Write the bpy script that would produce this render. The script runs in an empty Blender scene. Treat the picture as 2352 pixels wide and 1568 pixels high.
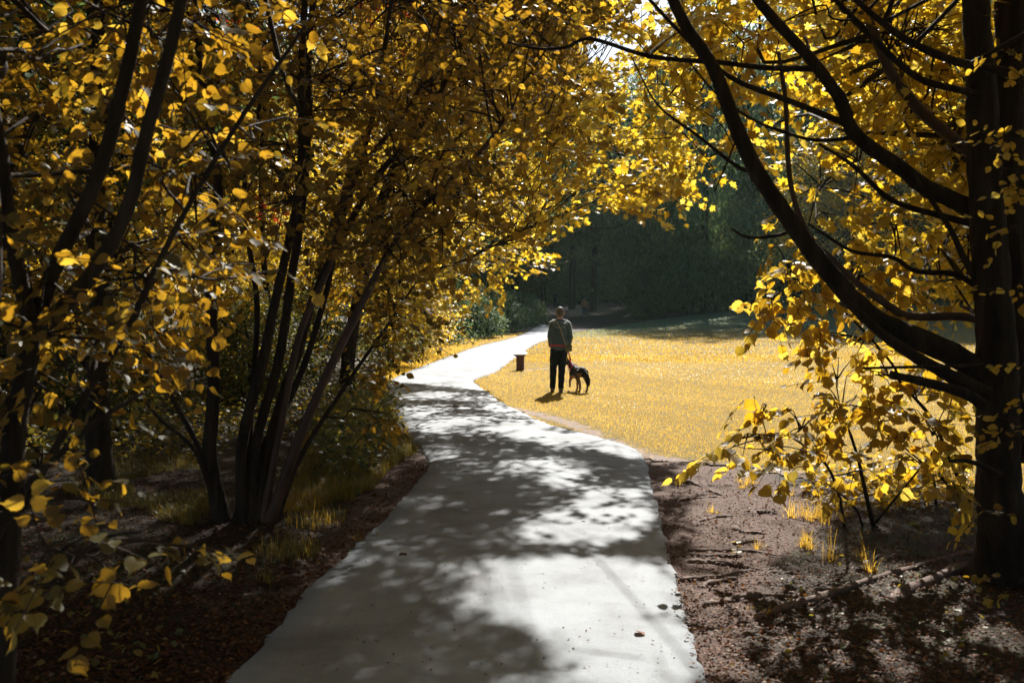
import bpy, bmesh, math, random
import numpy as np
from mathutils import Vector, Matrix
R = np.random.default_rng(7); random.seed(7)
SC = bpy.context.scene; COL = SC.collection
FU, HX, HY, CH = 2286.7, 1176.0, 684.5, 1.95      # focal length, centre and horizon on a 2352-wide picture; eye height
SUN_EL, SUN_AZ = math.radians(38), math.radians(11)
SUN = np.array([math.sin(SUN_AZ)*math.cos(SUN_EL), math.cos(SUN_AZ)*math.cos(SUN_EL), math.sin(SUN_EL)])

# ------------------------------------------------------------------ terrain and measuring helpers
def sst(a, b, x):
    t = np.clip((np.asarray(x, float)-a)/(b-a), 0, 1); return t*t*(3-2*t)
def T(x, y):
    x = np.asarray(x, float); y = np.asarray(y, float)
    z = 1.95*sst(4, 28, x)*sst(35, 76, y) + 1.05*sst(82, 114, y)*(1-.6*sst(8, 26, x))
    return z + .02*np.sin(x*1.3+.4)*np.cos(y*.9)*sst(1.5, 4, np.abs(x)) 
def at(xu, yu, d):
    return np.array([(xu-HX)*d/FU, d, CH-(yu-HY)*d/FU])
def proj(p):
    p = np.asarray(p, float); y = np.maximum(p[..., 1], .05)
    return HX+p[..., 0]*FU/y, HY+(CH-p[..., 2])*FU/y
def on_ground(xu, yu):
    d = 2.5
    for i in range(4000):
        p = at(xu, yu, d)
        if p[2] <= T(p[0], d): break
        d *= 1.003
    return np.array([p[0], d, float(T(p[0], d))])
def inpoly(px, py, poly):
    px = np.asarray(px, float); py = np.asarray(py, float); ins = np.zeros(px.shape, bool); n = len(poly)
    for i in range(n):
        x1, y1 = poly[i]; x2, y2 = poly[(i+1) % n]
        if y1 == y2: continue
        c = ((y1 > py) != (y2 > py)) & (px < (x2-x1)*(py-y1)/(y2-y1)+x1); ins ^= c
    return ins
def nz(v): return v/np.maximum(np.linalg.norm(v, axis=-1, keepdims=True), 1e-9)
def catmull(P, n=6):
    P = np.asarray(P, float); Q = np.vstack([2*P[0]-P[1], P, 2*P[-1]-P[-2]]); out = []
    for i in range(1, len(Q)-2):
        for t in np.arange(n)/n:
            a, b, c, d = Q[i-1], Q[i], Q[i+1], Q[i+2]
            out.append(.5*((2*b)+(c-a)*t+(2*a-5*b+4*c-d)*t*t+(3*b-a-3*c+d)*t**3))
    out.append(P[-1]); return np.array(out)

# ------------------------------------------------------------------ object helpers
def tag(o, label=None, cat=None, group=None, kind=None):
    if label: o['label'] = label
    if cat: o['category'] = cat
    if group: o['group'] = group
    if kind: o['kind'] = kind
    return o
def empty(name, loc=(0, 0, 0), rz=0):
    o = bpy.data.objects.new(name, None); COL.objects.link(o); o.location = loc; o.rotation_euler = (0, 0, rz)
    o.empty_display_size = .2; return o
def link(name, me, mat, parent=None, smooth=True):
    o = bpy.data.objects.new(name, me); COL.objects.link(o)
    if mat: me.materials.append(mat)
    if smooth and len(me.polygons): me.polygons.foreach_set('use_smooth', np.ones(len(me.polygons), bool))
    if parent:
        o.parent = parent
        if parent.matrix_basis != Matrix(): o.matrix_parent_inverse = Matrix()
    return o
def np_mesh(name, V, F, attrs=None):
    V = np.ascontiguousarray(V, np.float32); F = np.ascontiguousarray(F, np.int32); k = F.shape[1]
    me = bpy.data.meshes.new(name); me.vertices.add(len(V)); me.vertices.foreach_set('co', V.ravel())
    me.loops.add(F.size); me.loops.foreach_set('vertex_index', F.ravel())
    me.polygons.add(len(F)); me.polygons.foreach_set('loop_start', np.arange(0, F.size, k, dtype=np.int32))
    try: me.polygons.foreach_set('loop_total', np.full(len(F), k, np.int32))
    except Exception: pass
    me.update(calc_edges=True)
    for nm, (tp, a) in (attrs or {}).items():
        at_ = me.attributes.new(nm, tp, 'POINT')
        at_.data.foreach_set('value' if tp == 'FLOAT' else 'vector', np.ascontiguousarray(a, np.float32).ravel())
    return me
class Tubes:
    """collects tapered tubes into one mesh"""
    def __init__(s): s.V = []; s.F = []; s.n = 0
    def add(s, P, rad, sides=6, lump=0., cap=True):
        P = np.asarray(P, float); m = len(P); rad = np.broadcast_to(np.asarray(rad, float), (m,))
        t = nz(np.gradient(P, axis=0)); ref = np.array([0, 0, 1.]) if abs(t[:, 2]).mean() < .8 else np.array([1., 0, 0])
        a = nz(np.cross(t, ref)); b = np.cross(t, a); an = np.arange(sides)*2*math.pi/sides
        rr = rad[:, None]*(1+lump*R.normal(size=(m, sides))) if lump else rad[:, None]*np.ones((1, sides))
        V = P[:, None]+rr[..., None]*(a[:, None]*np.cos(an)[None, :, None]+b[:, None]*np.sin(an)[None, :, None])
        i = np.arange(m-1)[:, None]*sides; j = np.arange(sides)[None]; j2 = (j+1) % sides
        F = np.stack([i+j, i+j2, i+sides+j2, i+sides+j], -1).reshape(-1, 4)+s.n
        s.V.append(V.reshape(-1, 3)); s.F.append(F); s.n += m*sides
        if cap:
            for e in (0, m-1):
                s.V.append(P[e:e+1]); c = s.n; base = c-1-0 if 0 else None
                off = s.n-m*sides-(1 if e else 0) + e*sides
                q = np.stack([off+j[0], off+j2[0], np.full(sides, c), np.full(sides, c)], -1)
                s.n += 1; s.F.append(('t', q[:, :3]))
        return s
    def twigs(s, A, B, ra, rb, sag=0.):
        """many thin three-sided twigs from A to B (N,3)"""
        N = len(A)
        if not N: return s
        mid = (A+B)/2+np.array([0, 0, 1.])*sag*np.linalg.norm(B-A, axis=1)[:, None]
        P = np.stack([A, mid, B], 1); t = nz(B-A); a = nz(np.cross(t, np.array([.13, .21, .97]))); b = np.cross(t, a)
        an = np.arange(3)*2*math.pi/3; rr = np.stack([np.broadcast_to(ra, N), (np.broadcast_to(ra, N)+np.broadcast_to(rb, N))/2, np.broadcast_to(rb, N)], 1)
        V = P[:, :, None]+rr[:, :, None, None]*(a[:, None, None]*np.cos(an)[None, None, :, None]+b[:, None, None]*np.sin(an)[None, None, :, None])
        base = (np.arange(N)*9)[:, None, None]; i = np.array([0, 3])[None, :, None]; j = np.arange(3)[None, None]; j2 = (j+1) % 3
        F = np.stack([base+i+j, base+i+j2, base+i+3+j2, base+i+3+j], -1).reshape(-1, 4)+s.n
        s.V.append(V.reshape(-1, 3)); s.F.append(F); s.n += N*9; return s
    def mesh(s, name):
        V = np.vstack(s.V); tr = []
        for f in s.F:
            if isinstance(f, tuple): tr.append(f[1])
            else: tr.append(f[:, [0, 1, 2]]); tr.append(f[:, [0, 2, 3]])
        return np_mesh(name, V, np.vstack(tr))
    def link(s, name, mat, parent=None): return link(name, s.mesh(name), mat, parent)

# leaf outlines: (across, along, out of plane), triangles
def tmpl_oval():
    V = [(0, 0, 0)]; L = [(.20, .14), (.40, .36), (.42, .60), (.24, .84)]
    V += [(-a, b, .10*a+.02) for a, b in L]+[(0, 1.06, -.08)]+[(a, b, .10*a+.02) for a, b in L]+[(0, .35, -.03), (0, .7, -.04)]
    F = [(0, 10, 1), (1, 10, 2), (2, 10, 11), (2, 11, 3), (3, 11, 4), (4, 11, 5), (0, 6, 10), (6, 7, 10), (7, 11, 10), (7, 8, 11), (8, 9, 11), (9, 5, 11)]
    return np.array(V), np.array(F)
def tmpl_maple():
    o = [(-.10, .05), (-.42, .0), (-.30, .22), (-.62, .42), (-.34, .52), (-.38, .78), (-.15, .66), (0, 1.08), (.15, .66), (.38, .78), (.34, .52), (.62, .42), (.30, .22), (.42, .0), (.10, .05)]
    V = [(0, .34, -.05)]+[(a, b, .12*abs(a)-.10*max(b-.6, 0)) for a, b in o]
    F = [(0, i+1, i) for i in range(1, len(o))]+[(0, 1, len(o))]
    return np.array(V), np.array(F)
def tmpl_small(): return np.array([(0, 0, 0), (-.34, .42, .05), (0, 1., -.06), (.34, .42, .05)]), np.array([(0, 1, 2), (0, 2, 3)])
def tmpl_slim(): return np.array([(0, 0, 0), (-.16, .25, .03), (-.22, .5, .04), (0, 1.05, -.1), (.22, .5, .04), (.16, .25, .03), (0, .5, -.02)]), np.array([(0, 6, 1), (1, 6, 2), (2, 6, 3), (3, 6, 4), (4, 6, 5), (5, 6, 0)])
def tmpl_hazel():
    n = 9; L = []
    for k in range(n):
        t = (k+.5)/n; w = .50*math.sin(math.pi*min(1, t*1.02)**.85)**.62*(1-.18*t); tooth = .03 if k % 2 else -.012; L.append((w+tooth, t*.92-.03+(.02 if k % 2 else 0)))
    V = [(0, .04, 0)]+[(-a, b, .14*a) for a, b in L]+[(0, 1.1, -.14)]+[(a, b, .14*a) for a, b in L]; m0 = len(V); V += [(0, .25, -.02), (0, .5, -.035), (0, .75, -.06)]
    lf = list(range(1, n+1)); rt = list(range(n+2, 2*n+2)); sp = [0, m0, m0+1, m0+2, n+1]; F = []
    for side, fl in ((lf, 0), (rt, 1)):
        ch = [0]+side+[n+1]; own = [0, 0, 1, 1, 1, 2, 2, 3, 3, 3, 4]
        for i in range(len(ch)-1):
            a, b, c, d = ch[i], ch[i+1], sp[own[i+1] if i+1 < len(own) else 4], sp[own[i] if i < len(own) else 4]
            for tri in ((a, b, c), (a, c, d)):
                if len(set(tri)) == 3: F.append(tri if not fl else tri[::-1])
    return np.array(V), np.array(F)
TM = {'oval': tmpl_oval(), 'maple': tmpl_maple(), 'small': tmpl_small(), 'slim': tmpl_slim(), 'hazel': tmpl_hazel()}
def leaves_mesh(name, pos, axis, nrm, size, kind, tint):
    V, F = TM[kind]; N = len(pos); axis = nz(axis); side = nz(np.cross(axis, nrm)); nn = np.cross(side, axis)
    curl = R.normal(.15, .35, N)
    loc = V[None]*size[:, None, None]
    bend = (-curl[:, None]*V[None, :, 1]**2*.35+R.normal(0, .25, N)[:, None]*V[None, :, 0]*V[None, :, 1])*size[:, None]
    P = pos[:, None]+loc[..., 0:1]*side[:, None]+loc[..., 1:2]*axis[:, None]+(loc[..., 2]+bend)[..., None]*nn[:, None]
    Fi = (F[None]+(np.arange(N)*len(V))[:, None, None]).reshape(-1, 3)
    lc = np.broadcast_to(np.concatenate([V[:, :2], np.zeros((len(V), 1))], 1)[None], (N, len(V), 3)).reshape(-1, 3)
    return np_mesh(name, P.reshape(-1, 3), Fi, {'tint': ('FLOAT', np.repeat(tint, len(V))), 'lc': ('FLOAT_VECTOR', lc)})

# ------------------------------------------------------------------ materials
def newmat(name):
    m = bpy.data.materials.new(name); m.use_nodes = True; nt = m.node_tree; nt.nodes.clear()
    out = nt.nodes.new('ShaderNodeOutputMaterial'); return m, nt, out
def N_(nt, t, **kw):
    n = nt.nodes.new(t)
    for k, v in kw.items():
        if k in n.inputs: n.inputs[k].default_value = v
        else: setattr(n, k, v)
    return n
def c4(c): return (c[0], c[1], c[2], 1)
def ramp(nt, fac, stops):
    r = nt.nodes.new('ShaderNodeValToRGB'); e = r.color_ramp.elements
    while len(e) < len(stops): e.new(.5)
    for i, (p, c) in enumerate(stops): e[i].position = p; e[i].color = c4(c)
    nt.links.new(fac, r.inputs[0]); return r.outputs[0]
def noise(nt, scale, detail=4, rough=.6, vec=None, coord='Object'):
    if vec is None: vec = N_(nt, 'ShaderNodeTexCoord').outputs[coord]
    n = N_(nt, 'ShaderNodeTexNoise', Scale=scale, Detail=detail, Roughness=rough); nt.links.new(vec, n.inputs['Vector']); return n.outputs[0]
def bump(nt, h, strength, dist):
    b = N_(nt, 'ShaderNodeBump', Strength=strength, Distance=dist); nt.links.new(h, b.inputs['Height']); return b.outputs[0]
def leafmat(name, refl, trans, mixf=.5, spec=.5, rough=.45, veins=False):
    """refl/trans: colour stops over the per-leaf tint"""
    m, nt, out = newmat(name); a = N_(nt, 'ShaderNodeAttribute', attribute_name='tint').outputs['Fac']
    k = len(refl)-1; cr = ramp(nt, a, [(i/k, c) for i, c in enumerate(refl)]); ct = ramp(nt, a, [(i/k, c) for i, c in enumerate(trans)])
    if veins:
        lc = N_(nt, 'ShaderNodeAttribute', attribute_name='lc').outputs['Vector']; s = N_(nt, 'ShaderNodeSeparateXYZ'); nt.links.new(lc, s.inputs[0])
        ab = N_(nt, 'ShaderNodeMath', operation='ABSOLUTE'); nt.links.new(s.outputs[0], ab.inputs[0])
        ma = N_(nt, 'ShaderNodeMath', operation='MULTIPLY_ADD'); nt.links.new(ab.outputs[0], ma.inputs[0]); ma.inputs[1].default_value = -.9; nt.links.new(s.outputs[1], ma.inputs[2])
        sn = N_(nt, 'ShaderNodeMath', operation='MULTIPLY'); nt.links.new(ma.outputs[0], sn.inputs[0]); sn.inputs[1].default_value = 52
        si = N_(nt, 'ShaderNodeMath', operation='SINE'); nt.links.new(sn.outputs[0], si.inputs[0])
        mr = N_(nt, 'ShaderNodeMapRange'); nt.links.new(si.outputs[0], mr.inputs[0])
        for i, v in zip((1, 2, 3, 4), (.55, 1., 1., .62)): mr.inputs[i].default_value = v
        mr2 = N_(nt, 'ShaderNodeMapRange'); nt.links.new(ab.outputs[0], mr2.inputs[0])
        for i, v in zip((1, 2, 3, 4), (0., .035, .6, 1.)): mr2.inputs[i].default_value = v
        mu = N_(nt, 'ShaderNodeMath', operation='MULTIPLY'); nt.links.new(mr.outputs[0], mu.inputs[0]); nt.links.new(mr2.outputs[0], mu.inputs[1])
        mx = N_(nt, 'ShaderNodeMix', data_type='RGBA', blend_type='MULTIPLY'); mx.inputs[0].default_value = 1
        nt.links.new(ct, mx.inputs[6]); nt.links.new(mu.outputs[0], mx.inputs[7]); ct = mx.outputs[2]
    p = N_(nt, 'ShaderNodeBsdfPrincipled', Roughness=rough); p.inputs['Specular IOR Level'].default_value = spec; nt.links.new(cr, p.inputs['Base Color'])
    t = N_(nt, 'ShaderNodeBsdfTranslucent'); nt.links.new(ct, t.inputs[0])
    mix = N_(nt, 'ShaderNodeMixShader'); mix.inputs[0].default_value = mixf
    nt.links.new(p.outputs[0], mix.inputs[1]); nt.links.new(t.outputs[0], mix.inputs[2]); nt.links.new(mix.outputs[0], out.inputs[0]); return m
def surf(name, stops, scale=8, detail=6, rough=.8, bs=.4, bd=.01, bscale=40, spec=.3, stretch=None, sheen=0, coord='Object'):
    m, nt, out = newmat(name); tc = N_(nt, 'ShaderNodeTexCoord').outputs[coord]
    if stretch:
        mp = N_(nt, 'ShaderNodeMapping'); mp.inputs['Scale'].default_value = stretch; nt.links.new(tc, mp.inputs[0]); tc = mp.outputs[0]
    c = ramp(nt, noise(nt, scale, detail, vec=tc), stops)
    p = N_(nt, 'ShaderNodeBsdfPrincipled', Roughness=rough); p.inputs['Specular IOR Level'].default_value = spec
    if sheen: p.inputs['Sheen Weight'].default_value = sheen; p.inputs['Sheen Roughness'].default_value = .5
    nt.links.new(c, p.inputs['Base Color']); nt.links.new(bump(nt, noise(nt, bscale, 6, vec=tc), bs, bd), p.inputs['Normal']); nt.links.new(p.outputs[0], out.inputs[0]); return m
GOLD_T = [(.56, .30, .014), (.80, .51, .022), (.90, .64, .05), (.94, .73, .13)]
GOLD_R = [(.06, .075, .04), (.09, .10, .055), (.13, .13, .06), (.18, .18, .08)]
M = {}
M['hazel'] = leafmat('hazel_leaf', [(.04, .07, .05), (.07, .09, .055), (.10, .11, .055), (.15, .15, .08)], [(.20, .13, .008), (.46, .235, .012), (.70, .39, .025), (.88, .58, .06)], .52, .22, .5, True)
M['maple'] = leafmat('maple_leaf', GOLD_R, GOLD_T, .55, .5, .42, False)
M['beech'] = leafmat('beech_leaf', GOLD_R, [(.50, .25, .012), (.75, .45, .02), (.88, .58, .05), (.92, .68, .10)], .55, .3, .45, True)
M['pale'] = leafmat('bush_leaf', [(.22, .14, .04), (.32, .22, .06), (.40, .30, .10)], [(.7, .38, .05), (.9, .58, .08), (.95, .7, .16)], .5, .6, .4)
M['under'] = leafmat('undergrowth_leaf', [(.05, .08, .05), (.08, .11, .06), (.18, .14, .05)], [(.12, .14, .03), (.30, .24, .03), (.7, .42, .04)], .45, .3, .45)
M['dark'] = leafmat('dark_leaf', [(.05, .11, .055), (.11, .20, .095), (.21, .30, .13)], [(.05, .09, .03), (.12, .18, .05), (.30, .32, .08)], .4, .22, .6)
M['olive'] = leafmat('olive_leaf', [(.06, .09, .05), (.10, .13, .06), (.15, .16, .06)], [(.08, .09, .02), (.22, .20, .03), (.45, .34, .05)], .42, .25, .6)
M['farmix'] = leafmat('far_gold_leaf', [(.08, .10, .06), (.2, .17, .06), (.3, .22, .06)], [(.2, .2, .08), (.5, .38, .08), (.8, .55, .08)], .5, .5, .5)
M['red'] = leafmat('red_leaf', [(.12, .02, .01), (.2, .03, .015)], [(.5, .05, .02), (.8, .12, .03)], .5)
M['litter'] = leafmat('litter_leaf', [(.03, .018, .012), (.075, .036, .023), (.15, .062, .036), (.22, .145, .09)], [(.1, .03, .01), (.2, .06, .02), (.3, .12, .03), (.3, .2, .06)], .2, .2, .7)
M['grass'] = leafmat('grass_blade', [(.06, .10, .06), (.12, .13, .06), (.24, .19, .07)], [(.42, .25, .02), (.70, .42, .034), (.88, .58, .09)], .66, .2, .5)
M['bankgrass'] = leafmat('bank_grass', [(.06, .12, .07), (.10, .17, .10), (.18, .24, .14)], [(.14, .18, .04), (.32, .32, .06), (.6, .48, .1)], .45, .3, .5)  # copy of the grass coloured for the shaded far lawn
M['wgrass'] = leafmat('woodland_grass', [(.06, .08, .035), (.13, .12, .04), (.26, .18, .04)], [(.10, .11, .03), (.32, .24, .03), (.75, .42, .03)], .5, .5, .42)
M['bark'] = surf('dark_bark', [(.3, (.014, .010, .008)), (.7, (.05, .033, .024))], 14, 8, .9, .9, .02, 30, .25, (1, 1, .22))
M['barkr'] = surf('ridged_bark', [(.3, (.010, .007, .006)), (.55, (.028, .018, .013)), (.75, (.065, .042, .028))], 12, 8, .9, 1., .03, 22, .25, (1, 1, .16))
M['barkred'] = surf('smooth_reddish_bark', [(.3, (.03, .015, .011)), (.7, (.09, .045, .03))], 10, 6, .6, .5, .01, 30, .4, (1, 1, .3))
M['root'] = surf('root_bark', [(.3, (.05, .03, .025)), (.7, (.17, .11, .09))], 20, 6, .8, .7, .01, 60, .3)
def plain(name, col, rough=.6, spec=.4, var=.25, scale=30, bs=.25, bd=.004, sheen=0):
    a = tuple(v*(1-var) for v in col); b = tuple(min(1, v*(1+var)) for v in col)
    return surf(name, [(.3, a), (.7, b)], scale, 5, rough, bs, bd, scale*3, spec, None, sheen)

# ------------------------------------------------------------------ the lit patches of the ground, as drawn by the gaps of the canopy
LIT = [[(1110, 1330), (1240, 1300), (1440, 1275), (1560, 1340), (1640, 1480), (1600, 1500), (1400, 1480), (1300, 1460), (1170, 1430), (1060, 1390)],
       [(1120, 900), (1160, 925), (1260, 965), (1390, 1005), (1500, 1040), (1750, 1062), (2300, 1070), (2300, 700), (1240, 700), (1080, 800), (900, 850), (890, 880)],
       [(1330, 1130), (1460, 1130), (1490, 1200), (1470, 1240), (1330, 1220)],
       [(1560, 1060), (1760, 1075), (1900, 1180), (1760, 1260), (1640, 1330), (1590, 1300)]]
LITVOL = [(at(x, y, d), r, pr) for x, y, d, r, pr in [(1700, 1040, 7.1, .4, .9), (1830, 980, 7.3, .5, .88), (1980, 950, 7.7, .55, .8), (2100, 950, 7.7, .4, .7), (1800, 1200, 8.3, .3, .8), (1500, 380, 14, .8, .4), (1650, 300, 10.5, .9, .3), (1850, 330, 10, .8, .25), (1750, 120, 10, .8, .45), (1980, 130, 10, .7, .4), (2100, 420, 9, .5, .4), (2150, 250, 9.5, .6, .35), (1830, 640, 7.5, .4, .4), (500, 100, 5.2, .5, .4), (300, 230, 4.6, .4, .4), (620, 260, 6, .5, .5), (450, 420, 4.7, .25, .4), (2000, 60, 9, .7, .35), (1900, 450, 9, .5, .35), (2150, 100, 8.5, .6, .35)]]
DAP = [(900, 890), (1120, 905), (1480, 1050), (1500, 1300), (1620, 1600), (900, 1600), (880, 1300), (1010, 1090), (930, 980)]
def keep_spray(p, dens=1.):
    """False where a spray would shade ground that lies in sun"""
    k = (p[:, 2]-.1)/SUN[2]; q = p-SUN[None]*k[:, None]; q[:, 2] = .0
    u, v = proj(q); ok = np.ones(len(p), bool); front = q[:, 1] > 2.5; r = R.random(len(p))
    blobn = np.sin(q[:, 0]*3.1+1.2*np.sin(q[:, 1]*1.9))+np.sin(q[:, 1]*2.3+1.7*np.sin(q[:, 0]*2.2))
    for i, poly in enumerate(LIT):
        ins = inpoly(u, v, poly) & front; ok &= ~(ins & (r < (.97 if i in (0, 1) else .86)))
    dp = inpoly(u, v, DAP) & front; ok &= ~(dp & (blobn > .45) & (r < .8*dens))
    for c, r, pr in LITVOL:
        w = p-c; k = w @ SUN; dist = np.linalg.norm(w-k[:, None]*SUN, axis=1); ok &= ~((k > r) & (dist < r+.15) & (R.random(len(p)) < pr))
    lawn = front & (q[:, 0] > 1.2) & (q[:, 1] > 12); ok &= ~(lawn & (r < .985))
    return ok
WINDOW = [(1075, 790), (1080, 745), (1180, 690), (1160, 655), (1250, 625), (1300, 570), (1265, 545), (1330, 505), (1430, 480), (1490, 505), (1540, 452), (1620, 478), (1690, 515), (1750, 535), (1765, 570), (1705, 610), (1685, 680), (1725, 745), (1850, 765), (1880, 860), (1700, 930), (1660, 1000), (1600, 1080), (1480, 1040), (1200, 950), (1060, 900), (890, 870), (950, 820)]
SKYGAP = [[(1440, -30), (1530, -30), (1520, 20), (1490, 55), (1450, 45), (1430, 10)], [(1335, 95), (1400, 70), (1430, 110), (1385, 150), (1340, 140)]]

# ------------------------------------------------------------------ trees
def poly_blobs(poly, n, dr, rm, zmin=.5):
    """n blob centres spread over a region seen from the path, at depths dr; rm = radius range in metres"""
    xs = [p[0] for p in poly]; ys = [p[1] for p in poly]; out = []; tries = 0
    while len(out) < n and tries < 20000:
        tries += 1
        x, y = R.uniform(min(xs), max(xs)), R.uniform(min(ys), max(ys))
        if not inpoly(np.array([x]), np.array([y]), poly)[0]: continue
        d = R.uniform(*dr); c = at(x, y, d); r = R.uniform(*rm)
        if c[2] < zmin: continue
        out.append((c, r))
    return out
def sprays(blobs, per_m2, droop=.25):
    """spray origins, directions and their blob index"""
    P = []; D = []; I = []
    for i, (c, r) in enumerate(blobs):
        n = max(3, int(per_m2*r*r*4)); v = nz(R.normal(size=(n, 3))); rad = r*R.random(n)**.45
        sc = np.array([1, 1, .8]); p = c+v*rad[:, None]*sc
        d = nz(v*np.array([1, 1, .4])+R.normal(0, .5, (n, 3))*np.array([1, 1, .5])+np.array([0, 0, -droop])); P.append(p); D.append(d); I.append(np.full(n, i))
    return np.vstack(P), np.vstack(D), np.concatenate(I)
def make_tree(name, label, cat, base, stems, blobs, mat='hazel', kind='oval', leaf=.08, per=10, nleaf=8, L=.42, bark='bark', part='trunk', limbs=(), group=None,
              carve=True, win=True, tilt=.5, branch_r=.02, droop=.25, dens=1., bare=0, gaps=True):
    root = empty(name, tuple(base)); tag(root, label, cat, group); b0 = np.asarray(base, float)
    def tube(pname, P, r0, r1, sides, lump, mt):
        n = len(P); t = np.linspace(0, 1, n); rr = r0*(1-t)**1+(r1)*t
        w = Tubes(); w.add(P-b0, rr, sides, lump); return w.link(pname, mt, root)
    samples = []; srad = []
    for pname, lst in ((part, stems), ('limb', limbs)):
        for st in lst:
            P = catmull(st[0], 7); amp = .35*st[1]; P = P+np.cumsum(R.normal(0, amp*.12, P.shape), 0)*np.linspace(0, 1, len(P))[:, None]*.5
            t = np.linspace(0, 1, len(P)); rr = st[1]*(1-t)+st[2]*t
            if len(st) > 3: rr = rr+st[3]*np.exp(-t*len(P)/3.)
            w = Tubes(); w.add(P-b0, rr, 20 if st[1] > .06 else 9, .05); w.link(pname, M[st[4]] if len(st) > 4 else M[bark], root)
            samples.append(P[2:]); srad.append(rr[2:])
    S = np.vstack(samples); SR = np.concatenate(srad)
    # boughs from the wood to every leafy clump
    tw = Tubes(); ends = []; rads = []
    for i, (c, r) in enumerate(blobs):
        dd = np.linalg.norm(S-c, axis=1)+np.maximum(S[:, 2]-c[2], 0)*1.5; dd = dd*R.uniform(1, 1.35, len(dd)); j = int(np.argmin(dd)); a = S[j]; v = c-a; ln = np.linalg.norm(v)
        r0 = min(SR[j]*.6, branch_r*(.6+.25*ln)); mid = a+v*.5+R.normal(0, .08*ln, 3)+np.array([0, 0, .08*ln])
        P = catmull([a, a+v*.25+R.normal(0, .04*ln, 3), mid, c], 4); ends.append(P); rads.append(r0)
    p, d, idx = sprays(blobs, per, droop)
    k = np.ones(len(p), bool)
    if carve: k &= keep_spray(p.copy(), dens) & keep_spray(p+d*L, dens)
    if win:
        u, v = proj(p+d*L*.6); inw = inpoly(u, v, WINDOW) & (p[:, 1] < 60); k &= ~(inw & (R.random(len(p)) < .97))
    if gaps:
        u, v = proj(p+d*L*.5)
        for g in SKYGAP: k &= ~(inpoly(u, v, g) & (R.random(len(p)) < .96))
    k &= p[:, 2] > T(p[:, 0], p[:, 1])+.12
    k &= (np.linalg.norm(p-np.array([0, 0, CH]), axis=1) > 1.9)
    tot = np.bincount(idx, minlength=len(blobs)); kept = np.bincount(idx[k], minlength=len(blobs))
    for i, P in enumerate(ends):
        bu, bv = proj(P-SUN*(P[:, 2:3]/SUN[2]))
        if kept[i] > .35*tot[i] and inpoly(bu, bv, LIT[0]).mean() < .12: tw.add(P-b0, np.linspace(rads[i], max(.006, rads[i]*.35), len(P)), 5, .05, False)
    k &= kept[idx] > .12*tot[idx]
    p, d, idx = p[k], d[k], idx[k]
    # twigs: sub-branches from the bough to groups of sprays
    if len(p):
        E = np.stack([ends[i][-1-R.integers(0, 7)] for i in idx]); pick = (R.random(len(p)) < .55) & (np.linalg.norm(p-E, axis=1) < .62) & (np.array([r for c, r in blobs])[idx] < .75)
        tw.twigs(E[pick]-b0, p[pick]-b0, np.full(pick.sum(), .006+leaf*.03), np.full(pick.sum(), .003), .05)
        tw.twigs(p-b0, p+d*L-b0, np.full(len(p), .0035), np.full(len(p), .0018), .03)
    if tw.n: tw.link('branches', M[bark], root)
    n = len(p)
    if n:
        up = nz(np.array([0, 0, 1.])+R.normal(0, tilt*.7, (n, 3))); side = nz(np.cross(d, up)); up = np.cross(side, d)
        t = (np.arange(nleaf)+.6)/nleaf; sg = np.where(np.arange(nleaf) % 2 == 0, 1., -1.); sg[-1] = 0
        pos = p[:, None]+d[:, None]*(L*t)[None, :, None]+R.normal(0, .012, (n, nleaf, 3))
        ax = d[:, None]*.75+side[:, None]*sg[None, :, None]+R.normal(0, .28, (n, nleaf, 3))+np.array([0, 0, -.25*droop*4*.5])
        nr = nz(up[:, None]+R.normal(0, tilt, (n, nleaf, 3)))
        sz = leaf*R.uniform(.6, 1.2, (n, nleaf)); keep = R.random((n, nleaf)) > .12
        tint = np.clip(R.normal(.5, .2, (n, 1))+R.normal(0, .17, (n, nleaf)), 0, 1)
        me = leaves_mesh('crown', (pos-b0)[keep], ax[keep], nr[keep], sz[keep], kind, tint[keep]); link('crown', me, M[mat], root)
    return root
def shade_blobs(poly, n, zr, rm):
    """leafy clumps high enough, and far enough towards the sun, for their shade to reach this piece of ground"""
    xs = [q[0] for q in poly]; ys = [q[1] for q in poly]; out = []
    while len(out) < n:
        x, y = R.uniform(min(xs), max(xs)), R.uniform(min(ys), max(ys))
        if not inpoly(np.array([x]), np.array([y]), poly)[0]: continue
        g = on_ground(x, y); z = R.uniform(*zr); c = g+SUN*z/SUN[2]; out.append((c, R.uniform(*rm)))
    return out
def blocker_blobs(x0, x1, y0, y1, z0, z1, n, rm): return [(np.array([R.uniform(x0, x1), R.uniform(y0, y1), R.uniform(z0, z1)]), R.uniform(*rm)) for _ in range(n)]  # leaf clumps added overhead, out of view, to block sky and sun
def U(d, *pts):
    """stem through picture points at depth d (or per-point depth as third value)"""
    return [at(q[0], q[1], q[2] if len(q) > 2 else d) for q in pts]

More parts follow.
